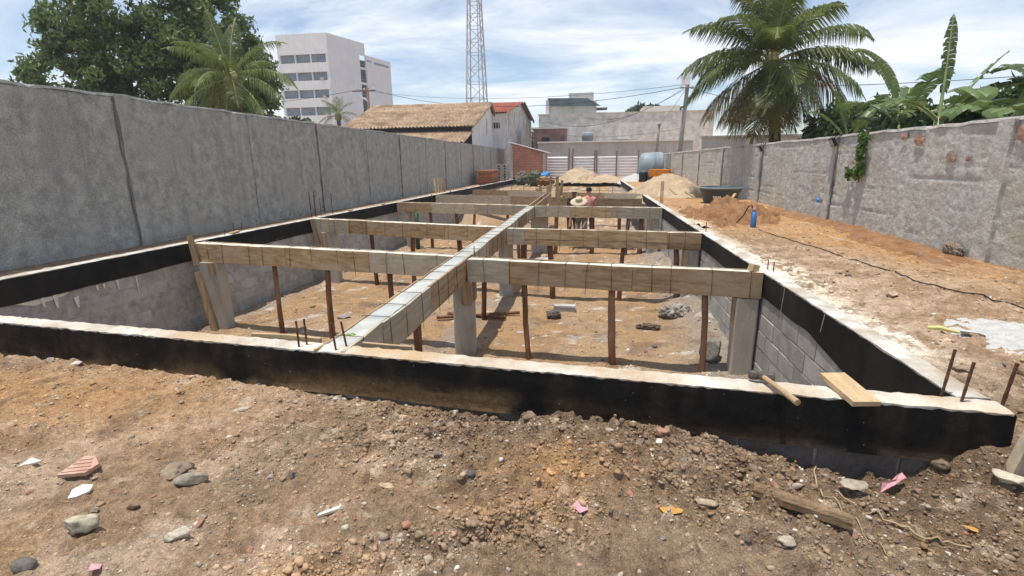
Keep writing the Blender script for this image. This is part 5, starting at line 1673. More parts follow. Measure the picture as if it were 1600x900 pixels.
# stacks by the left wall
t = thing('brick_stack', (-6.6, 33, -0.1), 'long stack of red roof tiles and bricks by the far left wall', 'brick stack')
for k in range(6):
    MB().box((-6.7 + random.uniform(-.03, .03), 33.0 + random.uniform(-.05, .05), -0.05 + 0.15 * k), (0.9 + (0.25 if k == 5 else 0), 2.4 + (0.2 if k == 5 else 0), 0.135), None, 0.012).build('course', 'fired_brick', t)
bs = thing('block_stack', (-6.4, 37, -0.1), 'tall stack of grey hollow blocks before the brick shed', 'block stack')
for k in range(6):
    for j in range(2):
        MB().box((-6.45 + j * 0.42 - 0.2, 37.0, 0.0 + 0.2 * k), (0.40, 0.8, 0.19), None, 0.01).build('block', 'block', bs)
        MB().box((-6.45 + j * 0.42 - 0.2, 36.588, 0.0 + 0.2 * k), (0.13, 0.03, 0.11)).build('hollow', 'dark_void', bs)  # solid dark patch painted as the shade inside the block's hole
for i, (x, y, s, tint, lb) in enumerate(((-5.1, 37.5, (.5, .4, .45), (.16, .15, .13), 'dark heap of scrap metal before the brick shed'), (-4.1, 36.5, (.45, .5, .5), (.14, .17, .11), 'weedy green heap of rubbish before the brick shed'),
                                        (-3.0, 33.5, (.5, .5, .3), (.34, .2, .12), 'brown heap of offcuts near the far end of the pit'))):
    rock('scrap_heap', lb, 'scrap heap', x, y, s, tint, 400 + i, zf=lambda a, b: -0.15, rough=0.7, cuts=1, sub=3)
rock('blue_tarp', 'crumpled bright blue tarpaulin beside the brick shed', 'tarpaulin', -3.35, 38.5, (.42, .4, .42), (0.05, 0.25, 0.62), 420, zf=lambda a, b: 0.05, rough=0.35, cuts=4)
bpy.data.objects['blue_tarp'].data.materials[0] = MATS['blue_tarp']
PL = ['leftmost', 'second', 'third', 'fourth', 'tallest', 'sixth', 'seventh', 'rightmost']
for i, (x, h, lean) in enumerate(((-2.7, .7, .1), (-2.4, .9, -.1), (-2.2, 1.1, .2), (-1.95, 1.0, -.15), (-1.7, 1.6, .05), (-1.55, 1.3, .1), (-1.4, 1.0, -.2), (-2.9, .6, .3))):
    y = 24.5 + 0.5 * (i % 3)
    t = thing('scrap_board', (x, y, -1.3), 'upright reddish board in the bundle beyond the farthest beams, %s' % PL[i], 'board', 'upright boards beyond the farthest beams')
    MB().bar((x, y, -1.35), (x + lean, y + 0.1, -0.45 + h * 0.62), 0.14, 0.05, (0, 1, 0)).build('plank', 'brown_board_z', t)
t = thing('prop_bundle', (-6.5, 23.5, -0.1), 'few reddish timber ends leaning on the far left wall', 'timber')
for i in range(4):
    MB().bar((-7.2 + i * 0.08, 23 + i * 0.2, -0.1), (-7.35 + i * 0.14, 23.3 + i * 0.12, 0.55), 0.07, 0.05, (0, 1, 0)).build('stick', 'brown_board_z', t)

# ------------------------------------------------------------------ neighbouring buildings
def boxb(parent, name, m, x0, x1, y0, y1, z0, z1):
    return MB().box(((x0 + x1) / 2, (y0 + y1) / 2, (z0 + z1) / 2), (x1 - x0, y1 - y0, z1 - z0)).build(name, m, parent)


t = thing('street_wall', (2, 50, -0.2), 'long grey rendered wall behind the corrugated fence', 'wall')
boxb(t, 'wall_face', 'grey_render', -5.2, 9.2, 50, 50.3, -0.3, 3.0)
boxb(t, 'ledge', 'white_render', -5.25, 9.25, 49.75, 50.35, 3.0, 3.12)

t = thing('warehouse', (2.8, 60, -0.2), 'long flat-roofed beige building with a blank side wall behind the street wall', 'building')
boxb(t, 'wall', 'beige_blockwork', -5.95, 12.6, 58, 70, -0.3, 6.25)
boxb(t, 'parapet', 'beige_render', -6.02, 12.66, 57.93, 70.05, 6.25, 6.36)
boxb(t, 'roof_box', 'beige_render', 5.4, 9.2, 59, 63, 6.36, 6.98)
boxb(t, 'ledge', 'white_render', 2.6, 4.0, 57.8, 58.0, 3.55, 3.63)
t = thing('rooftop_house', (-2.4, 63, 6.3), 'white rooftop storey with a dark sloping awning on the beige building', 'rooftop storey')
boxb(t, 'wall', 'white_render', -5.35, 0.35, 62, 67, 6.3, 8.0)
boxb(t, 'side_pier', 'white_render', -5.5, -5.1, 61.6, 62, 6.3, 8.2)
boxb(t, 'tank_house', 'grey_render', -2.95, 0.0, 64, 67, 8.0, 9.2)
MB().add([(-5.3, 60.9, 8.35), (-0.7, 60.9, 8.22), (0.85, 60.9, 7.35), (-4.7, 60.9, 7.42), (-5.3, 62.2, 8.5), (-0.7, 62.2, 8.36), (0.85, 62.2, 7.5), (-4.7, 62.2, 7.55)],
         [(0, 3, 2, 1), (4, 5, 6, 7), (0, 1, 5, 4), (1, 2, 6, 5), (2, 3, 7, 6), (3, 0, 4, 7)]).build('awning', mat('awning_grey', (0.07, 0.10, 0.11), (0.11, 0.145, 0.155), scale=1), t)
MB().tube([(-2.3, 61.9, 6.3), (-2.3, 61.9, 7.6)], 0.06, 6).build('drain_pipe', 'white_render', t)
boxb(t, 'balcony', 'grey_render', 0.4, 1.5, 62, 64, 6.3, 6.75)
boxb(t, 'balcony_roof', 'awning_grey', 0.3, 1.6, 61.8, 64, 7.15, 7.25)
t = thing('roof_tank', (-0.5, 53, 3.1), 'small blue-grey water tank standing behind the street wall', 'water tank')
MB().lathe([(0, 0), (.50, 0), (.56, .45), (.58, .5), (.60, .92), (.5, 1.0), (0, 1.05)], (-0.5, 53, 3.05), 24).build('body', 'tank_blue', t, True)
boxb(t, 'stand', 'grey_render', -1.1, 0.1, 52.5, 53.5, -0.2, 3.05)
t = thing('brick_house', (-4.2, 52.5, -0.2), 'unplastered brick room with a pale slab roof left of the blue-grey tank', 'house')
boxb(t, 'wall', 'hollow_brick_dull', -5.8, -2.65, 51.5, 55, -0.3, 4.4)
boxb(t, 'roof_slab', 'beige_render', -6.1, -2.55, 51.3, 55, 4.4, 4.55)
boxb(t, 'window', 'dark_void', -5.0, -4.2, 51.46, 51.6, 2.9, 3.6)
t = thing('neighbour_wall', (7.5, 26, 0), 'low weathered grey wall behind the right wall under the palm', 'wall')
boxb(t, 'wall_face', 'grey_render', 5.4, 12, 27, 27.3, -0.2, 2.3)
boxb(t, 'coping', 'cap_plaster', 5.35, 12.05, 26.93, 27.36, 2.3, 2.4)


def tile_roof(parent, name, m, a, b, c, d, pitch=0.27, rows=16, amp=0.11):
    """corrugated clay tiles: a-b is the eave, d-c the ridge"""
    a, b, c, d = map(Vector, (a, b, c, d))
    ln = (b - a).length
    nu = int(ln / pitch) * 6
    nrm = (b - a).cross(d - a).normalized()
    if nrm.z < 0:
        nrm = -nrm
    U = np.linspace(0, 1, nu + 1)
    vs = []
    rws = []
    for r in range(rows):
        for e in (0.0, 0.98):
            v = (r + e) / rows
            rws.append((v, 0.035 if e == 0.0 else 0.0))
    V = []
    A, B_, C, D, Nn = (np.array(q) for q in (a, b, c, d, nrm))
    rr = np.random.default_rng(5)
    wob = rr.normal(0, 0.012, (len(rws), 1))
    for j, (v, lift) in enumerate(rws):
        base = (A * (1 - v) + D * v)[None] * (1 - U)[:, None] + (B_ * (1 - v) + C * v)[None] * U[:, None]
        h = amp * np.abs(np.sin(U * ln / pitch * math.pi)) + lift + 0.02 * rr.normal(size=len(U)) * 0.4 + wob[j]
        V.append(base + h[:, None] * Nn)
    V = np.concatenate(V)
    n = nu + 1
    I = np.arange(len(V)).reshape(-1, n)
    F = np.stack([I[:-1, :-1].ravel(), I[:-1, 1:].ravel(), I[1:, 1:].ravel(), I[1:, :-1].ravel()], 1)
    o = link_mesh(name, np_mesh(name, V, F, m), parent)
    o.location = -ORG[parent.name]
    return o


t = thing('tiled_house', (-13, 40, -0.2), 'low house with a weathered brown barrel-tile roof beyond the left wall', 'house')
tile_roof(t, 'upper_roof', 'clay_tile', (-18.6, 36.3, 3.72), (-8.45, 36.3, 3.72), (-8.45, 43.5, 6.0), (-18.9, 43.5, 6.05), rows=18)
tile_roof(t, 'rear_roof', 'clay_tile', (-8.45, 50.2, 2.4), (-18.9, 50.2, 2.4), (-18.9, 43.5, 6.0), (-8.45, 43.5, 5.96), rows=12)
tile_roof(t, 'porch_roof', 'clay_tile', (-17.0, 33.2, 2.50), (-8.35, 33.2, 2.50), (-8.5, 36.8, 3.42), (-17.0, 36.8, 3.42), rows=9)
MB().add([(-8.62, 36.8, -.3), (-8.62, 49.8, -.3), (-8.62, 49.8, 2.5), (-8.62, 43.5, 5.85), (-8.62, 36.8, 3.65)], [(0, 1, 2, 3, 4)]).build('gable_wall', 'white_render', t)
boxb(t, 'front_wall', 'dark_void', -18.4, -8.64, 36.9, 37.1, -0.3, 3.8)  # wall coloured near-black as the shade in the gap under the eave
boxb(t, 'window', 'white_ceramic', -8.60, -8.55, 42.0, 42.5, 3.55, 4.75)
MB().bar((-8.42, 43.5, 5.98), (-8.42, 50.3, 2.36), 0.08, 0.30).build('verge_board', 'rust_post', t)
MB().bar((-8.42, 43.5, 6.0), (-8.42, 36.2, 3.70), 0.08, 0.14).build('verge_board', 'clay_tile', t)
MB().tube([(-18.9, 43.5, 6.08), (-13, 43.5, 6.05), (-8.4, 43.5, 6.06)], 0.12, 8).build('ridge_tile', 'clay_tile', t, True)
MB().lathe([(0, 0), (.2, .03), (.38, .12)], (-8.3, 46.2, 4.0), 18, Matrix.Rotation(math.radians(60), 3, 'Y')).build('satellite_dish', 'white_ceramic', t)

t = thing('red_roof_house', (-11, 52, -0.2), 'taller pale house with a red tile roof and small window behind the brown-roofed house', 'house')
tile_roof(t, 'roof', 'red_tile', (-17.5, 44.4, 5.35), (-7.2, 44.4, 5.35), (-7.2, 54.6, 7.25), (-17.5, 54.6, 7.25), rows=16)
tile_roof(t, 'rear_roof', 'red_tile', (-7.2, 63.5, 6.0), (-17.5, 63.5, 6.0), (-17.5, 54.6, 7.25), (-7.2, 54.6, 7.25), rows=10)
MB().add([(-7.5, 44.9, -.3), (-7.5, 63, -.3), (-7.5, 63, 5.95), (-7.5, 54.6, 7.1), (-7.5, 44.9, 5.35)], [(0, 1, 2, 3, 4)]).build('gable_wall', 'grey_blockwork', t)
boxb(t, 'front_wall', 'white_render', -17.2, -7.52, 44.8, 45.0, -0.3, 5.35)
w_ = boxb(t, 'window', 'dark_void', -8.65, -8.0, 44.72, 44.85, 4.15, 4.6)
for i in range(3):
    MB().box((-8.55 + i * 0.22, 44.70, 4.37), (0.03, 0.03, 0.45)).build('window_bar', 'office_white', w_)
MB().bar((-7.1, 54.6, 7.2), (-7.1, 63.6, 5.95), 0.1, 0.3).build('verge_board', 'dark_void', t)
MB().tube([(-7.4, 62.5, -0.2), (-7.4, 62.5, 6.0)], 0.09, 8).build('drain_pipe', 'white_render', t)
for i in range(5):
    MB().box((-7.46, 46.5 + i * 3.3, 5.0 + (0.3 * i if i < 3 else 0.3 * (4 - i))), (0.04, 0.06, 1.3)).build('crack_strip', 'grey_render', t)

# office block
of = thing('office_block', (-60, 118, 0), 'white multi-storey office block with bands of dark windows behind the trees', 'office building')
X0, X1, Y0 = -69.2, -57.4, 110.0
fl_h = 3.35
ztop = 28.8
boxb(of, 'parapet_band', 'office_white', X0, X1, Y0, Y0 + 0.5, ztop - 4.1, ztop)
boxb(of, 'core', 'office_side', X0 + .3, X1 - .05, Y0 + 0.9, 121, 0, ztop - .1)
z = ztop - 4.1
for f in range(6):
    zt = z - 1.75
    boxb(of, 'spandrel', 'office_white', X0, X1, Y0, Y0 + 0.5, zt - 1.9, zt)
    wdt = (X1 - X0 - 0.8) / 3
    for k in range(3):
        xa = X0 + 0.4 + k * wdt
        wn = boxb(of, 'window', 'glass_dark', xa + 0.12, xa + wdt - 0.12, Y0 + 0.55, Y0 + 0.6, zt - 0.03, z + 0.03)
        for j in range(1, 6):
            xm = xa + 0.12 + (wdt - 0.24) * j / 6
            boxb(wn, 'mullion', 'tank_blue', xm - 0.03, xm + 0.03, Y0 + 0.49, Y0 + 0.56, zt, z)
    for k in range(4):
        xa = X0 + 0.4 + k * wdt
        boxb(of, 'pier', 'office_white', xa - 0.1 if k else X0, xa + 0.1 if k < 3 else X1, Y0 + 0.1, Y0 + 0.95, zt, z)
    if f in (1, 2, 3):
        boxb(of, 'air_conditioner', 'grey_render', X1 - 2.2 + 0.2 * f, X1 - 1.5 + 0.2 * f, Y0 - 0.5, Y0, zt + 0.0, zt + 0.55)
    z = zt - 1.9
# receding right side: solid wall, stair openings, lower wing


def side_wall(parent, name, m, x0, y0, x1, y1, z0, z1, th=0.4):
    return MB().bar((x0, y0, (z0 + z1) / 2), (x1, y1, (z0 + z1) / 2), th, z1 - z0).build(name, m, parent)


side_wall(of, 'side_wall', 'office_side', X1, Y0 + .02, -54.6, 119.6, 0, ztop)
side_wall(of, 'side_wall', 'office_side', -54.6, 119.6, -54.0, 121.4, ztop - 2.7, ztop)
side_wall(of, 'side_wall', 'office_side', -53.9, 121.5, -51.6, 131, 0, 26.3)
MB().bar((-54.75, 119.7, 12), (-54.15, 121.4, 12), 0.3, 26).build('stair_recess_shade', 'dark_void', of)  # near-black slab painted as the shade inside the stair openings
for k in range(6):
    zc = ztop - 5.6 - k * 3.35
    MB().bar((-54.6, 119.6, zc), (-53.95, 121.45, zc), 0.42, 0.5).build('stair_slab', 'office_side', of)
    MB().bar((-54.5, 119.8, zc + 0.9), (-54.0, 121.3, zc + 0.9), 0.1, 0.06).build('stair_rail', 'tank_blue', of)
MB().bar((-53.2, 124.5, 25.0), (-51.8, 130.2, 25.0), 0.5, 0.5).build('high_window', 'glass_dark', of)
MB().bar((-53.75, 121.8, 25.1), (-53.4, 123.4, 25.1), 0.5, 0.3).build('high_window', 'glass_dark', of)

# lattice tower
tw = thing('lattice_tower', (-26.7, 120, 0), 'tall steel lattice tower rising out of the picture behind the tiled roof', 'tower')


def tw_w(z):
    return 4.2 * (1 - (z - 12) / 62.0) if z < 60 else 1.0


def corner(k, z):
    h = tw_w(z) / 2
    return Vector((-26.65 + (h if k in (1, 2) else -h) + 0.15 * 0, 120 + (h if k in (2, 3) else -h), z))


for k in range(4):
    MB().bar(corner(k, 0), corner(k, 55), 0.22, 0.22).build('leg', 'tower_steel', tw)
zs = [0]
while zs[-1] < 54:
    zs.append(zs[-1] + max(1.6, tw_w(zs[-1]) * 0.85))
for i in range(len(zs) - 1):
    if zs[i] < 9:
        continue
    for k in range(4):
        n = (k + 1) % 4
        a, b = (k, n) if i % 2 else (n, k)
        MB().bar(corner(a, zs[i]), corner(b, zs[i + 1]), 0.11, 0.11).build('brace', 'tower_steel', tw)
        MB().bar(corner(k, zs[i + 1]), corner(n, zs[i + 1]), 0.09, 0.09).build('strut', 'tower_steel', tw)
MB().tube([(-25.9, 119.2, 0), (-25.9, 119.4, 50)], 0.09, 5).build('cable_run', 'pole_concrete', tw)
MB().lathe([(0, 0), (.45, .05), (.5, .5), (0, .6)], (-25.0, 118.6, 26.5), 12, Matrix.Rotation(1.2, 3, 'X')).build('dish', 'tower_steel', tw)


# utility poles and wires
t = thing('utility_pole', (6.4, 40, -0.2), 'concrete utility pole with a box on top behind the right wall', 'utility pole')
MB().tube([(6.42, 40, -0.2), (6.50, 40, 3.2), (6.68, 40, 6.6)], [0.19, 0.16, 0.13], 10).build('shaft', 'pole_concrete', t, True)
MB().box((6.50, 39.8, 6.75), (0.55, 0.42, 0.52), None, 0.01).build('transformer_box', 'zinc', t)
MB().bar((6.1, 39.85, 6.3), (7.1, 39.85, 6.3), 0.07, 0.07).build('crossarm', 'pole_concrete', t)
MB().box((6.40, 39.82, 5.0), (0.22, 0.12, 0.1)).build('street_lamp', 'dark_void', t)
for i in range(3):
    MB().lathe([(0, 0), (.06, .02), (.04, .08), (.07, .12), (0, .16)], (6.2 + i * 0.4, 39.85, 6.33), 8).build('insulator', 'zinc', t)
t = thing('utility_pole', (5.5, 46, -0.2), 'short dark pole in front of the beige building', 'utility pole')
MB().tube([(5.45, 46, -.2), (5.52, 46, 3.0), (5.58, 46, 4.15)], [.13, .12, .10], 8).build('shaft', 'pole_concrete', t, True)
MB().lathe([(0, 0), (.16, .0), (.17, .15), (0, .2)], (5.58, 46, 4.12), 8).build('cap', 'pole_concrete', t)
t = thing('utility_pole', (-26.6, 60, 0), 'brown pole with crossarm in front of the office block', 'utility pole')
MB().tube([(-26.7, 60, 0), (-26.64, 60, 10.0)], [.22, .16], 8).build('shaft', 'rust_post', t, True)
MB().bar((-28.5, 59.9, 9.7), (-25.6, 59.9, 9.7), .14, .14).build('crossarm', 'rust_post', t)
for i in range(3):
    MB().lathe([(0, 0), (.1, .03), (.07, .15), (.1, .2), (0, .26)], (-28.2 + i * 1.2, 59.9, 9.77), 8).build('insulator', 'zinc', t)
MB().bar((-27.6, 59.85, 9.2), (-26.6, 59.85, 8.5), .08, .08).build('lamp_arm', 'zinc', t)


def wire(label, a, b, sag, r=0.022, n=18):
    a = Vector(a); b = Vector(b)
    pts = [a.lerp(b, i / n) - Vector((0, 0, sag * 4 * (i / n) * (1 - i / n))) for i in range(n + 1)]
    o = MB().tube(pts, r, 4).build('overhead_wire', 'black_plastic', None, origin=a)
    tag(o, label, 'wire', 'overhead wires')


wire('overhead wire from the right pole sagging to the brown pole by the office block', (6.4, 39.85, 6.35), (-26.0, 59.9, 9.8), 1.6)
wire('second overhead wire just above, from the right pole to the brown pole', (6.2, 39.85, 6.5), (-28.2, 59.9, 9.95), 1.0, 0.014)
wire('wire from the right pole down to the beige building', (6.45, 39.9, 6.3), (-1.0, 57.7, 5.9), 1.0, 0.018)
wire('lower wire from the right pole crossing the beige wall', (6.45, 39.9, 6.2), (-5.0, 56, 5.4), 1.3, 0.018)
wire('thin stay wire from the right pole to the short dark pole', (6.55, 40, 6.2), (5.58, 46, 4.2), 0.1, 0.014)
wire('wire from the right pole disappearing behind the coconut palm', (6.8, 39.9, 6.3), (18, 36, 4.6), 0.7, 0.016)
wire('wire from the brown pole leftwards over the office front', (-28.2, 59.9, 9.8), (-62, 62, 9.5), 1.0, 0.025)
wire('low wire across the street wall', (8.0, 49.6, 4.1), (-5.5, 51.2, 4.1), 0.6, 0.014)
wire('long wire running behind the banana leaves on the right', (8, 30, 5.0), (30, 24, 5.4), 0.5, 0.016)

# ------------------------------------------------------------------ trees and plants
def canopy(parent, lobes, nclump, nleaf, leaf, seed, m, asp=2.6, spread=0.55, name='crown'):
    """leaf faces gathered in clumps over overlapping lobes; gaps stay open between the clumps"""
    r = np.random.default_rng(seed)
    C = []
    wts = np.array([l[3] * l[4] * l[5] for l in lobes]) ** 0.67
    wts = wts / wts.sum()
    pick = r.choice(len(lobes), nclump, p=wts)
    for k in pick:
        cx, cy, cz, rx, ry, rz = lobes[k]
        d = r.normal(size=3); d /= np.linalg.norm(d)
        s = r.random() ** 0.33
        s = 0.55 + 0.5 * s
        C.append((cx + d[0] * rx * s, cy + d[1] * ry * s, cz + d[2] * rz * s))
    C = np.array(C)
    n = nclump * nleaf
    base = np.repeat(C, nleaf, 0)
    off = r.normal(size=(n, 3)); off /= np.linalg.norm(off, axis=1)[:, None]
    off *= (r.random((n, 1)) ** 0.5) * spread * np.repeat(r.uniform(0.6, 1.3, (nclump, 1)), nleaf, 0)
    off[:, 2] *= 0.7
    P = base + off
    V, F = leafcards(P, r.uniform(0.7, 1.3, n) * leaf, r, 0.5, asp)
    o = link_mesh(name, np_mesh(name, V, F, m), parent)
    o.location = -ORG[parent.name]
    return o


def limbs(parent, base, top, r0, targets, m='trunk'):
    base = Vector(base); top = Vector(top)
    MB().tube([base, base.lerp(top, .4) + Vector((.12, 0, 0)), top], [r0, r0 * .8, r0 * .6], 9).build('trunk', m, parent, True)
    for tg in targets:
        tg = Vector(tg)
        mid = top.lerp(tg, .5) + Vector((0, 0, (tg - top).length * 0.12))
        MB().tube([top - Vector((0, 0, .2)), mid, tg], [r0 * .45, r0 * .28, r0 * .1], 6).build('limb', m, parent, True)


t = thing('mango_tree', (-21.3, 21.5, -0.2), 'large dark mango tree at the far left above the grey wall', 'tree')
lo = [(-21.8, 21.5, 6.6, 2.6, 2.2, 1.9), (-23.3, 21.3, 5.0, 1.9, 2.0, 1.5), (-20.3, 21.6, 7.6, 2.2, 2.0, 1.7), (-20.2, 21.2, 5.0, 2.0, 2.0, 1.5), (-23.5, 21.6, 7.6, 1.2, 1.2, 1.0), (-22.0, 21.3, 3.8, 1.9, 1.6, 0.9), (-24.2, 21.3, 3.6, 0.9, 1.0, 0.8)]
limbs(t, (-21.2, 21.5, -.2), (-21.4, 21.5, 3.4), 0.36, [(l[0], l[1], l[2]) for l in lo[:5]])
canopy(t, lo, 380, 60, 0.105, 501, 'mango_leaf', spread=0.5)
t = thing('mango_tree', (-16.6, 22, -0.2), 'second large dark mango tree behind the left palm', 'tree')
lo = [(-17.5, 22.2, 7.1, 2.1, 2.0, 1.8), (-16.7, 22, 6.1, 1.9, 2.0, 1.6), (-18.4, 22, 4.9, 1.8, 1.8, 1.3), (-15.9, 22, 5.0, 1.4, 1.8, 1.3), (-16.9, 21.8, 4.0, 2.0, 1.6, 1.1), (-17.4, 22.2, 8.9, 1.3, 1.3, 1.0), (-15.2, 22, 3.6, 0.9, 1.0, 0.8), (-19.4, 21.6, 6.6, 0.9, 1.2, 1.0)]
limbs(t, (-16.6, 22, -.2), (-16.7, 22, 3.2), 0.34, [(l[0], l[1], l[2]) for l in lo[:5]])
canopy(t, lo, 390, 60, 0.105, 503, 'mango_leaf', spread=0.5)


def frond(parent, c, az, el, ln, droop, seed, m, width=0.55, hang=0.9, nl=58, rib_r=0.028, twist=0.0):
    r = random.Random(seed)
    c = Vector(c)
    d = Vector((math.cos(az) * math.cos(el), math.sin(az) * math.cos(el), math.sin(el)))
    p = c.copy()
    k = 16
    st = ln / k
    spine = [p.copy()]
    dirs = [d.copy()]
    for i in range(k):
        d = (d + Vector((0, 0, -droop / k * (0.5 + i / k)))).normalized()
        p = p + d * st
        spine.append(p.copy()); dirs.append(d.copy())
    vs = []; fs = []
    side0 = Vector((-math.sin(az), math.cos(az), 0))
    for i in range(nl):
        f = 0.14 + 0.86 * (i + 0.5) / nl
        q = f * k
        a = min(int(q), k - 1); u = q - a
        pt = spine[a].lerp(spine[a + 1], u); dr = dirs[a].lerp(dirs[a + 1], u).normalized()
        up = dr.cross(side0) * -1
        if up.z < 0:
            up = -up
        L_ = width * (math.sin(min(1.0, f * 1.05 + 0.06) * math.pi) ** 0.55 + 0.12) * r.uniform(0.85, 1.1)
        for s in (-1, 1):
            if r.random() < 0.05:
                continue
            out = (side0 * s * 0.85 + dr * 0.65 + up * 0.18 + Vector((r.uniform(-.1, .1), r.uniform(-.1, .1), r.uniform(-.1, .1)))).normalized()
            m1 = pt + out * L_ * 0.5 + Vector((0, 0, -hang * L_ * 0.16))
            m2 = pt + out * L_ * 0.86 + Vector((0, 0, -hang * L_ * 0.75))
            wv = dr * (0.021 * ln / 3.5 * r.uniform(0.8, 1.25))
            o = len(vs)
            vs += [pt - wv * .6, pt + wv * .6, m1 + wv, m1 - wv, m2]
            fs += [(o, o + 1, o + 2, o + 3), (o + 3, o + 2, o + 4)]
    fo = MB().add(vs, fs).build('frond', m, parent)
    MB().tube(spine, [rib_r * (1.1 - 0.95 * i / k) for i in range(k + 1)], 5).build('rib', 'palm_rib' if m != 'palm_dead' else 'palm_dead', fo)
    return fo


def palm(label, base, crown, r0, spec, seed, ln, cocos=0, width=0.55, nl=58):
    t = thing('coconut_palm', base, label, 'palm tree')
    b = Vector(base); c = Vector(crown)
    pts = [b.lerp(c, f) + Vector((0.10 * math.sin(f * 3.1), 0, 0)) for f in [i / 14 for i in range(15)]]
    MB().tube(pts, [r0 * (1.25 - 0.5 * i / 14) * (1.05 if i % 2 else 0.97) for i in range(15)], 10).build('trunk', 'trunk', t, True)
    MB().lathe([(0, -.5), (r0 * 1.2, -.42), (r0 * 1.5, -.05), (r0 * 0.9, .25), (0, .4)], crown, 10).build('crownshaft', 'palm_rib', t, True)
    rr = random.Random(seed)
    for i, (az, el, f, dr, m) in enumerate(spec):
        frond(t, Vector(crown) + Vector((rr.uniform(-.1, .1), rr.uniform(-.1, .1), rr.uniform(-.1, .15))), math.radians(az), math.radians(el), ln * f, dr, seed * 100 + i, m, width, nl=nl)
    for i in range(cocos):
        a = rr.uniform(3.4, 6.0)
        q = Vector(crown) + Vector((0.3 * math.cos(a), 0.3 * math.sin(a), -0.45 + rr.uniform(-.15, .1)))
        MB().lathe([(0, -.13), (.08, -.1), (.11, 0), (.08, .1), (0, .13)], q, 10).build('coconut', 'palm_rib', t, True)
    return t


PG, PO, PD = 'palm_leaf', 'palm_leaf_old', 'palm_dead'
# azimuth: 180 = towards picture left, 0 = right, 270 = towards the camera
spec = [(180, 52, 1.0, 1.5, PG), (186, 28, 1.02, 1.55, PG), (172, 8, .98, 1.5, PG), (196, -18, .92, 1.2, PO), (178, -42, .78, .7, PO), (210, 18, .95, 1.5, PG), (222, 48, 1.0, 1.5, PG),
        (120, 70, 1.0, 1.2, PG), (95, 82, 1.0, .8, PG), (60, 70, 1.0, 1.2, PG), (20, 62, 1.0, 1.45, PG), (5, 44, 1.02, 1.6, PG), (352, 26, 1.0, 1.55, PG), (338, 5, .95, 1.4, PG), (0, -10, .9, 1.2, PO),
        (322, -30, .8, .9, PO), (300, -55, .66, .5, PO), (270, 10, .85, 1.6, PG), (255, 40, .95, 1.6, PG), (292, 52, .95, 1.5, PG), (240, -30, .75, .9, PO), (262, -55, .7, .5, PO), (150, -50, .7, .4, PO),
        (225, -68, .8, .25, PO), (272, -62, .8, .3, PO), (250, -20, .8, 1.2, PG), (290, -20, .8, 1.2, PG), (310, -60, .8, .3, PO), (188, -60, .8, .3, PO), (345, -50, .72, .4, PO), (10, 30, 1.0, 1.6, PG), (190, 70, 1.0, 1.2, PG), (40, 20, .95, 1.5, PG), (140, 30, .95, 1.5, PG), (80, 35, .95, 1.5, PG), (280, 75, .9, 1.1, PG), (160, 80, 1.05, .7, PG), (25, 84, 1.05, .6, PG), (205, -50, .78, .5, PO)]
palm('big coconut palm with yellowing lower fronds behind the right wall', (6.35, 19.2, -0.2), (5.8, 19.0, 4.35), 0.19, spec, 9, 3.35, 5, width=0.98, nl=104)
spec2 = [(180, 35, 1, 1.7, PG), (200, 10, 1, 1.5, PG), (215, 55, .9, 1.5, PG), (150, 60, 1, 1.3, PG), (100, 75, 1, 1, PG), (168, 76, 1.1, .5, PG), (20, 60, 1, 1.5, PG), (0, 30, 1.05, 1.7, PG), (350, 8, 1, 1.4, PG), (335, -15, .9, 1.2, PG), (190, -22, .85, 1.0, PG),
         (270, 20, .9, 1.7, PG), (250, 55, .95, 1.6, PG), (300, 45, .95, 1.6, PG), (235, -10, .85, 1.2, PG), (310, -5, .85, 1.3, PG), (40, 30, .9, 1.5, PG), (225, -45, .7, .5, PO), (290, -45, .7, .6, PG), (80, 50, 1, 1.4, PG)]
palm('coconut palm in front of the dark mango trees behind the left wall', (-12.9, 17.3, -0.2), (-12.5, 17.0, 4.15), 0.2, spec2, 19, 2.5, 0, width=0.62, nl=72)
spec3 = [(a, e, 1, 1.4, PG) for a, e in ((180, 30), (0, 30), (215, 10), (330, 10), (270, 40), (150, 60), (30, 60), (90, 75), (240, 60), (300, 65), (190, -10), (350, -15))]
palm('small distant coconut palm before the office block', (-23.2, 45, -0.2), (-23.0, 45, 5.6), 0.22, spec3, 29, 2.1, 0, width=0.6, nl=40)


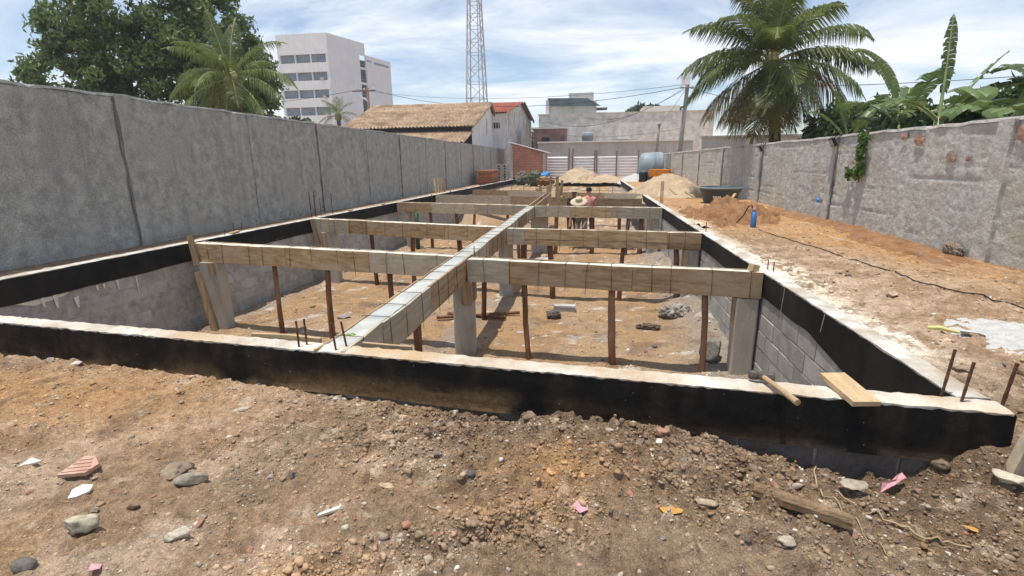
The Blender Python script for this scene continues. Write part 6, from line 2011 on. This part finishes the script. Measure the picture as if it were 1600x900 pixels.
def banana_leaf(parent, root, az, el, ln, wd, droop, seed, torn=0.3, fold=0.25, stalk=0.5):
    r = random.Random(seed)
    d = Vector((math.cos(az) * math.cos(el), math.sin(az) * math.cos(el), math.sin(el)))
    p = Vector(root)
    k = 26
    spine = [p.copy()]; dirs = [d.copy()]
    tot = ln + stalk
    for i in range(k):
        f = i / k
        d = (d + Vector((0, 0, -droop / k * (0.2 + 1.6 * f)))).normalized()
        p = p + d * (tot / k)
        spine.append(p.copy()); dirs.append(d.copy())
    side0 = Vector((-math.sin(az), math.cos(az), 0))
    vs = []; fs = []
    i0 = int(k * stalk / tot)
    for s in (-1, 1):
        dr_off = 0.0
        for i in range(i0, k):
            f0 = (i - i0) / (k - i0); f1 = (i + 1 - i0) / (k - i0)
            w0 = wd * (math.sin(min(1, f0 * 0.93 + 0.07) * math.pi) ** 0.5); w1 = wd * (math.sin(min(1, f1 * 0.93 + 0.07) * math.pi) ** 0.5)
            if r.random() < torn:
                dr_off = r.uniform(-0.5, 0.3)
            gap = 0.12 * torn
            a0 = spine[i].lerp(spine[i + 1], gap * r.random()); a1 = spine[i + 1]
            up = dirs[i].cross(side0)
            if up.z < 0:
                up = -up
            out = (side0 * s * math.cos(fold + dr_off * .6) + up * math.sin(fold - dr_off) + dirs[i] * (0.25 + dr_off * .3)).normalized()
            o = len(vs)
            m0 = a0 + out * w0 * .55; m1 = a1 + out * w1 * .55
            dn = Vector((0, 0, -0.16 * wd * (1 + abs(dr_off) * 3)))
            e0 = a0 + out * w0 + dn; e1 = a1 + out * w1 * r.uniform(.93, 1.0) + dn
            vs += [a0, a1, m1, m0, e1, e0]
            fs += [(o, o + 1, o + 2, o + 3), (o + 3, o + 2, o + 4, o + 5)]
    lf = MB().add(vs, fs).build('leaf', 'banana_leaf', parent, True)
    MB().tube(spine, [0.032 * (1.1 - 0.9 * i / k) for i in range(k + 1)], 5).build('midrib', 'banana_rib', lf, True)


def banana(label, x, y, h, leaves, seed):
    t = thing('banana_plant', (x, y, -0.2), label, 'banana plant')
    MB().tube([(x, y, -.2), (x + .03, y, h * .5), (x, y, h)], [.13, .11, .07], 9).build('stem', 'banana_rib', t, True)
    for i, (az, el, ln, wd, dr, torn) in enumerate(leaves):
        banana_leaf(t, (x, y, h - 0.08), math.radians(az), math.radians(el), ln, wd, dr, seed * 50 + i, torn)


banana('banana plant with a broad arching leaf beside the coconut palm', 6.55, 12.4, 2.0,
       [(165, 72, 1.5, .30, 1.5, .12), (120, 40, 1.2, .26, 1.2, .3), (268, 55, 1.2, .28, 1.3, .3), (60, 55, 1.1, .26, 1.3, .3), (0, 30, 1.3, .28, 1.3, .3), (320, 25, 1.2, .28, 1.4, .3), (240, 30, .7, .28, 1.2, .4)], 3)
banana('banana plant with a tattered upright leaf in the middle of the clump', 6.2, 10.6, 1.95,
       [(80, 84, 1.35, .12, .22, 1.0), (300, 40, 1.2, .3, 1.4, .3), (200, 35, .8, .28, 1.2, .3), (120, 40, 1.2, .3, 1.4, .2), (262, 38, 1.0, .3, 1.4, .3), (10, 30, 1.2, .3, 1.3, .3), (350, 58, .9, .10, .3, .9)], 4)
banana('banana plant with a rolled young leaf right of the tattered one', 6.6, 9.5, 1.8,
       [(10, 70, 1.0, .06, .1, .5), (40, 66, 1.1, .12, .4, .9), (200, 30, .8, .3, 1.1, .25), (262, 40, 1.0, .3, 1.4, .2), (290, 20, 1.1, .3, 1.2, .3), (330, 35, 1.2, .3, 1.4, .3)], 5)
banana('banana plant with a large glossy leaf cut by the right edge', 6.75, 8.6, 1.7,
       [(15, 52, 1.5, .3, .9, .1), (190, 30, .8, .32, 1.0, .2), (350, 40, 1.4, .3, 1.2, .2), (262, 30, 1.0, .3, 1.2, .3), (100, 55, 1.3, .3, 1.2, .3), (130, 20, 1.1, .3, 1.0, .2)], 6)
banana('small banana plant at the foot of the coconut palm', 6.35, 14.2, 1.7, [(170, 55, .8, .2, 1.1, .3), (200, 70, .9, .16, .6, .6), (265, 45, .9, .22, 1.4, .3), (330, 40, 1.0, .22, 1.3, .3), (20, 60, .9, .2, 1.0, .4)], 7)
for (x, y, lb, lo, sd) in ((7.6, 12.6, 'dark leafy shrub behind the banana plants', [(7.5, 12.6, 1.6, 1.2, 1.2, .8), (8.8, 12.2, 1.8, 1.3, 1.2, .8)], 601),
                           (7.6, 9.8, 'dense green shrub behind the right end of the wall', [(7.8, 9.8, 1.35, 1.2, 1.2, .8), (8.9, 9.3, 1.5, 1.3, 1.2, .8)], 602),
                           (8.2, 17.6, 'dark bush between the coconut palm and the banana plants', [(8.2, 17.6, 1.9, 1.4, 1.4, .9)], 603)):
    t = thing('leafy_shrub', (x, y, -0.2), lb, 'shrub')
    MB().tube([(x, y, -.2), (x, y, 1.6)], [.08, .04], 7).build('stem', 'trunk', t)
    canopy(t, lo, 150, 50, 0.085, sd, 'shrub_leaf', spread=0.4, name='foliage')
t = thing('distant_tree', (-7.5, 90, 0), 'small patch of dark foliage between the red-roofed house and the beige building', 'tree')
MB().tube([(-8.5, 88, 0), (-8.5, 88, 3.5)], [.2, .12], 6).build('trunk', 'trunk', t)
canopy(t, [(-8.5, 88, 4.2, 2.4, 2, 2.0)], 90, 40, 0.3, 605, 'shrub_leaf', spread=0.9)
t = thing('distant_tree', (7, 80, 0), 'tree top just showing over the beige building', 'tree')
MB().tube([(7.2, 80, 0), (7.2, 80, 6)], [.25, .15], 6).build('trunk', 'trunk', t)
canopy(t, [(7.4, 80, 8.0, 2.2, 1.5, 1.2), (11.4, 78, 7.2, 1.2, 1.2, 1.0)], 110, 40, 0.28, 606, 'shrub_leaf', spread=0.8)
t = thing('distant_tree', (-26.5, 38, 0), 'low greenery and a red roof edge below the office block', 'tree')
MB().tube([(-21.0, 36, 0), (-21.0, 36, 3)], [.2, .1], 6).build('trunk', 'trunk', t)
canopy(t, [(-22.2, 36, 3.4, 1.6, 1.5, 1.0), (-20.2, 36, 2.9, 1.6, 1.5, .8)], 120, 40, 0.2, 607, 'shrub_leaf', spread=0.7)
# weeds along the foot of the left wall
rw_ = np.random.default_rng(91)
P = []
for i in range(160):
    y = rw_.choice([10.9, 12.0, 13.3, 16.5, 19.5, 22.0]) + rw_.normal() * 0.3
    P.append((float(lwx(y)) + 0.15 + 0.25 * rw_.random(), y, -0.13 + 0.3 * rw_.random() ** 2))
V, F = leafcards(np.array(P), rw_.uniform(.01, .025, len(P)), rw_, -0.8, 5)
o = link_mesh('weeds', np_mesh('weeds', V, F, 'vine_leaf'))
tag(o, 'thin weeds along the foot of the left wall', kind='stuff')


# ------------------------------------------------------------------ people
def skin_body(name, verts, edges, radii, m, parent, root=0, sub=1):
    me = bpy.data.meshes.new(name)
    o = ORG[parent.name]
    me.from_pydata([(v[0] - o.x, v[1] - o.y, v[2] - o.z) for v in verts], edges, [])
    me.materials.append(MATS[m])
    ob = bpy.data.objects.new(name, me)
    col.objects.link(ob)
    ob.parent = parent
    ORG[ob.name] = o.copy()
    sk = ob.modifiers.new('skin', 'SKIN')
    sk.use_smooth_shade = True
    if not me.skin_vertices:
        me.attributes.new  # layer is made with the modifier
    for i, r in enumerate(radii):
        sv = me.skin_vertices[0].data[i]
        rr = r if hasattr(r, '__len__') else (r, r)
        sv.radius = rr
        sv.use_root = (i == root)
    ss = ob.modifiers.new('smooth', 'SUBSURF')
    ss.levels = sub; ss.render_levels = sub
    return ob


def person(label, x, y, face, bend, skin, shirt, trousers, hat=None, hair=True, z0=None, arms=((0.3, -0.5), (0.3, -0.5)), h=1.70):
    """face: heading the person looks to (radians, 0 = +x); bend: forward lean of the trunk"""
    z0 = pit_z(x, y) if z0 is None else z0
    t = thing('person', (x, y, z0), label, 'person')
    F_ = Vector((math.cos(face), math.sin(face), 0)); S_ = Vector((-F_.y, F_.x, 0)); U = Vector((0, 0, 1))
    k = h / 1.70
    hip = Vector((x, y, z0 + 0.90 * k)) - F_ * 0.12 * math.sin(bend)
    up = (U * math.cos(bend) + F_ * math.sin(bend)).normalized()
    fw = (F_ * math.cos(bend) - U * math.sin(bend)).normalized()
    W = lambda a, b, c, o=hip: o + up * a * k + S_ * b * k + fw * c * k
    neck_up = (up * 0.75 + U * 0.35).normalized()
    shc = W(0.50, 0, 0)
    nb = W(0.56, 0, 0.01)
    hd = nb + neck_up * 0.10 * k
    top = hd + neck_up * 0.16 * k
    V = [hip, W(0.14, 0, 0.01), W(0.32, 0, 0.0), W(0.45, 0, 0.0), nb, hd, hd + neck_up * 0.08 * k + F_ * 0.015, top]
    R_ = [(.15, .115), (.14, .10), (.165, .115), (.15, .10), (.055, .055), (.068, .075), (.08, .095), (.05, .055)]
    E = [(0, 1), (1, 2), (2, 3), (3, 4), (4, 5), (5, 6), (6, 7)]
    legV = [hip.copy()]; legE = []; legR = [(.16, .125)]
    for s in (-1, 1):
        foot = Vector((x, y, z0 + 0.06)) + S_ * s * 0.13 * k
        a = W(-0.04, s * 0.10, 0); kn = (a + foot) / 2 + F_ * 0.05; 
        i = len(V)
        V += [a, kn, foot, foot + F_ * 0.16 - U * 0.02]; R_ += [.095, .062, .045, .035]; E += [(0, i), (i, i + 1), (i + 1, i + 2), (i + 2, i + 3)]
        j = len(legV)
        legV += [a, kn, foot + U * 0.05]; legR += [.108, .085, .075]; legE += [(0, j), (j, j + 1), (j + 1, j + 2)]
    sleeve = []
    for n_, s in enumerate((-1, 1)):
        sh_ = W(0.47, s * 0.185, 0)
        f_, d_ = arms[n_]
        el = sh_ + (F_ * f_ + U * d_ + S_ * s * 0.12) * 0.52 * k
        wr = el + (F_ * (f_ + 0.45) + U * (d_ * 0.6) - S_ * s * 0.1).normalized() * 0.25 * k
        hn = wr + (wr - el).normalized() * 0.08
        i = len(V)
        V += [sh_, el, wr, hn]; R_ += [.062, .044, .030, (.036, .02)]; E += [(3, i), (i, i + 1), (i + 1, i + 2), (i + 2, i + 3)]
        dirn = (wr - el).normalized()
        for q in range(4):
            b = hn + S_ * (q - 1.5) * 0.019
            e1 = b + dirn * (0.045 - 0.006 * abs(q - 1.5)); e2 = e1 + (dirn * 0.6 - U * 0.6).normalized() * 0.03
            j = len(V)
            V += [e1, e2]; R_ += [.0095, .008]; E += [(i + 3, j), (j, j + 1)]
        j = len(V)
        V += [wr + dirn * 0.03 - S_ * s * 0.045, wr + dirn * 0.07 - S_ * s * 0.06]; R_ += [.011, .009]; E += [(i + 2, j), (j, j + 1)]
        sleeve.append((sh_, el))
    skin_body('body', V, E, R_, skin, t)
    skin_body('trousers', legV, legE, legR, trousers, t)
    if shirt:
        sv = [W(0.02, 0, 0), W(0.18, 0, .01), W(0.34, 0, 0), W(0.48, 0, 0)]; sr = [(.165, .13), (.158, .12), (.182, .132), (.16, .11)]; se = [(0, 1), (1, 2), (2, 3)]
        for (a, b) in sleeve:
            j = len(sv)
            sv += [a, a.lerp(b, .75)]; sr += [.078, .064]; se += [(3, j), (j, j + 1)]
        skin_body('shirt', sv, se, sr, shirt, t)
    hc = hd + neck_up * 0.075 * k + F_ * 0.01
    Rh = Matrix((S_ * -1, neck_up.cross(S_ * -1), neck_up)).transposed()
    # face: nose, ears, eyes
    ms = MB()
    nz = hc + F_ * 0.10
    ms.add([nz + U * .02, nz - U * .02 + S_ * .014, nz - U * .02 - S_ * .014, nz - U * .02 + F_ * .022], [(0, 1, 3), (0, 3, 2), (1, 2, 3)])
    ms.build('nose', skin, t)
    for s in (-1, 1):
        MB().lathe([(0, -.028), (.014, -.015), (.016, .01), (0, .03)], hc + S_ * s * 0.083, 6).build('ear', skin, t)
        MB().lathe([(0, -.012), (.01, 0), (0, .012)], hc + F_ * 0.088 + S_ * s * 0.032 + U * .025, 6).build('eye', 'hair', t)
    if hair:
        MB().lathe([(.089, -.02), (.098, .03), (.09, .075), (.06, .108), (0, .12)], hc - F_ * 0.012, 14, Rh).build('hair', 'hair', t, True)
    if hat:
        hz = hc + neck_up * 0.045
        tilt = Rh @ Matrix.Rotation(hat, 3, 'X')
        ho = MB().lathe([(.095, .0), (.23, -.012), (.262, -.028), (.265, -.022), (.23, .0), (.108, .012), (.102, .075), (.088, .115), (.05, .128), (0, .12)], hz, 22, tilt).build('straw_hat', 'straw', t, True)
        MB().lathe([(.1085, .014), (.1065, .045)], hz, 22, tilt).build('hat_shade_band', 'straw_shadow_band', ho, True)  # darker straw strip painted as shade round the foot of the crown
    return t


person('shirtless sunburnt worker with short dark hair, seen from behind in the pit', -0.07, 17.15, math.radians(95), 0.10, 'sunburnt_skin', None, 'dark_cloth', arms=((0.35, -0.75), (0.35, -0.75)), z0=-1.33)
person('worker in dark clothes and a yellow straw hat, left of the shirtless worker', -0.60, 16.9, math.radians(70), 0.22, 'skin', 'dark_cloth', 'dark_cloth', hat=0.1, hair=False, arms=((0.4, -0.7), (0.5, -0.6)), z0=-1.36)
person('bending worker in a pale wide straw hat just behind the third right cross beam', -0.30, 16.0, math.radians(262), 0.86, 'skin', 'grey_cloth', 'grey_cloth', hat=0.15, hair=False, arms=((0.5, -0.7), (0.5, -0.7)), z0=-1.36)

# ------------------------------------------------------------------ air: light haze over the whole place
hz = MB().box((-15, 75, 23.5), (190, 185, 55)).build('haze', 'dark_void', None)
hm = bpy.data.materials.new('haze_air')
hm.use_nodes = True
hm.node_tree.nodes.clear()
hv = hm.node_tree.nodes.new('ShaderNodeVolumePrincipled')
hv.inputs['Color'].default_value = (0.92, 0.95, 1.0, 1)
hv.inputs['Density'].default_value = 0.0009
hv.inputs['Anisotropy'].default_value = 0.0
ho = hm.node_tree.nodes.new('ShaderNodeOutputMaterial')
hm.node_tree.links.new(hv.outputs[0], ho.inputs['Volume'])
hz.data.materials.clear()
hz.data.materials.append(hm)
tag(hz, 'pale midday haze in the air', kind='stuff')
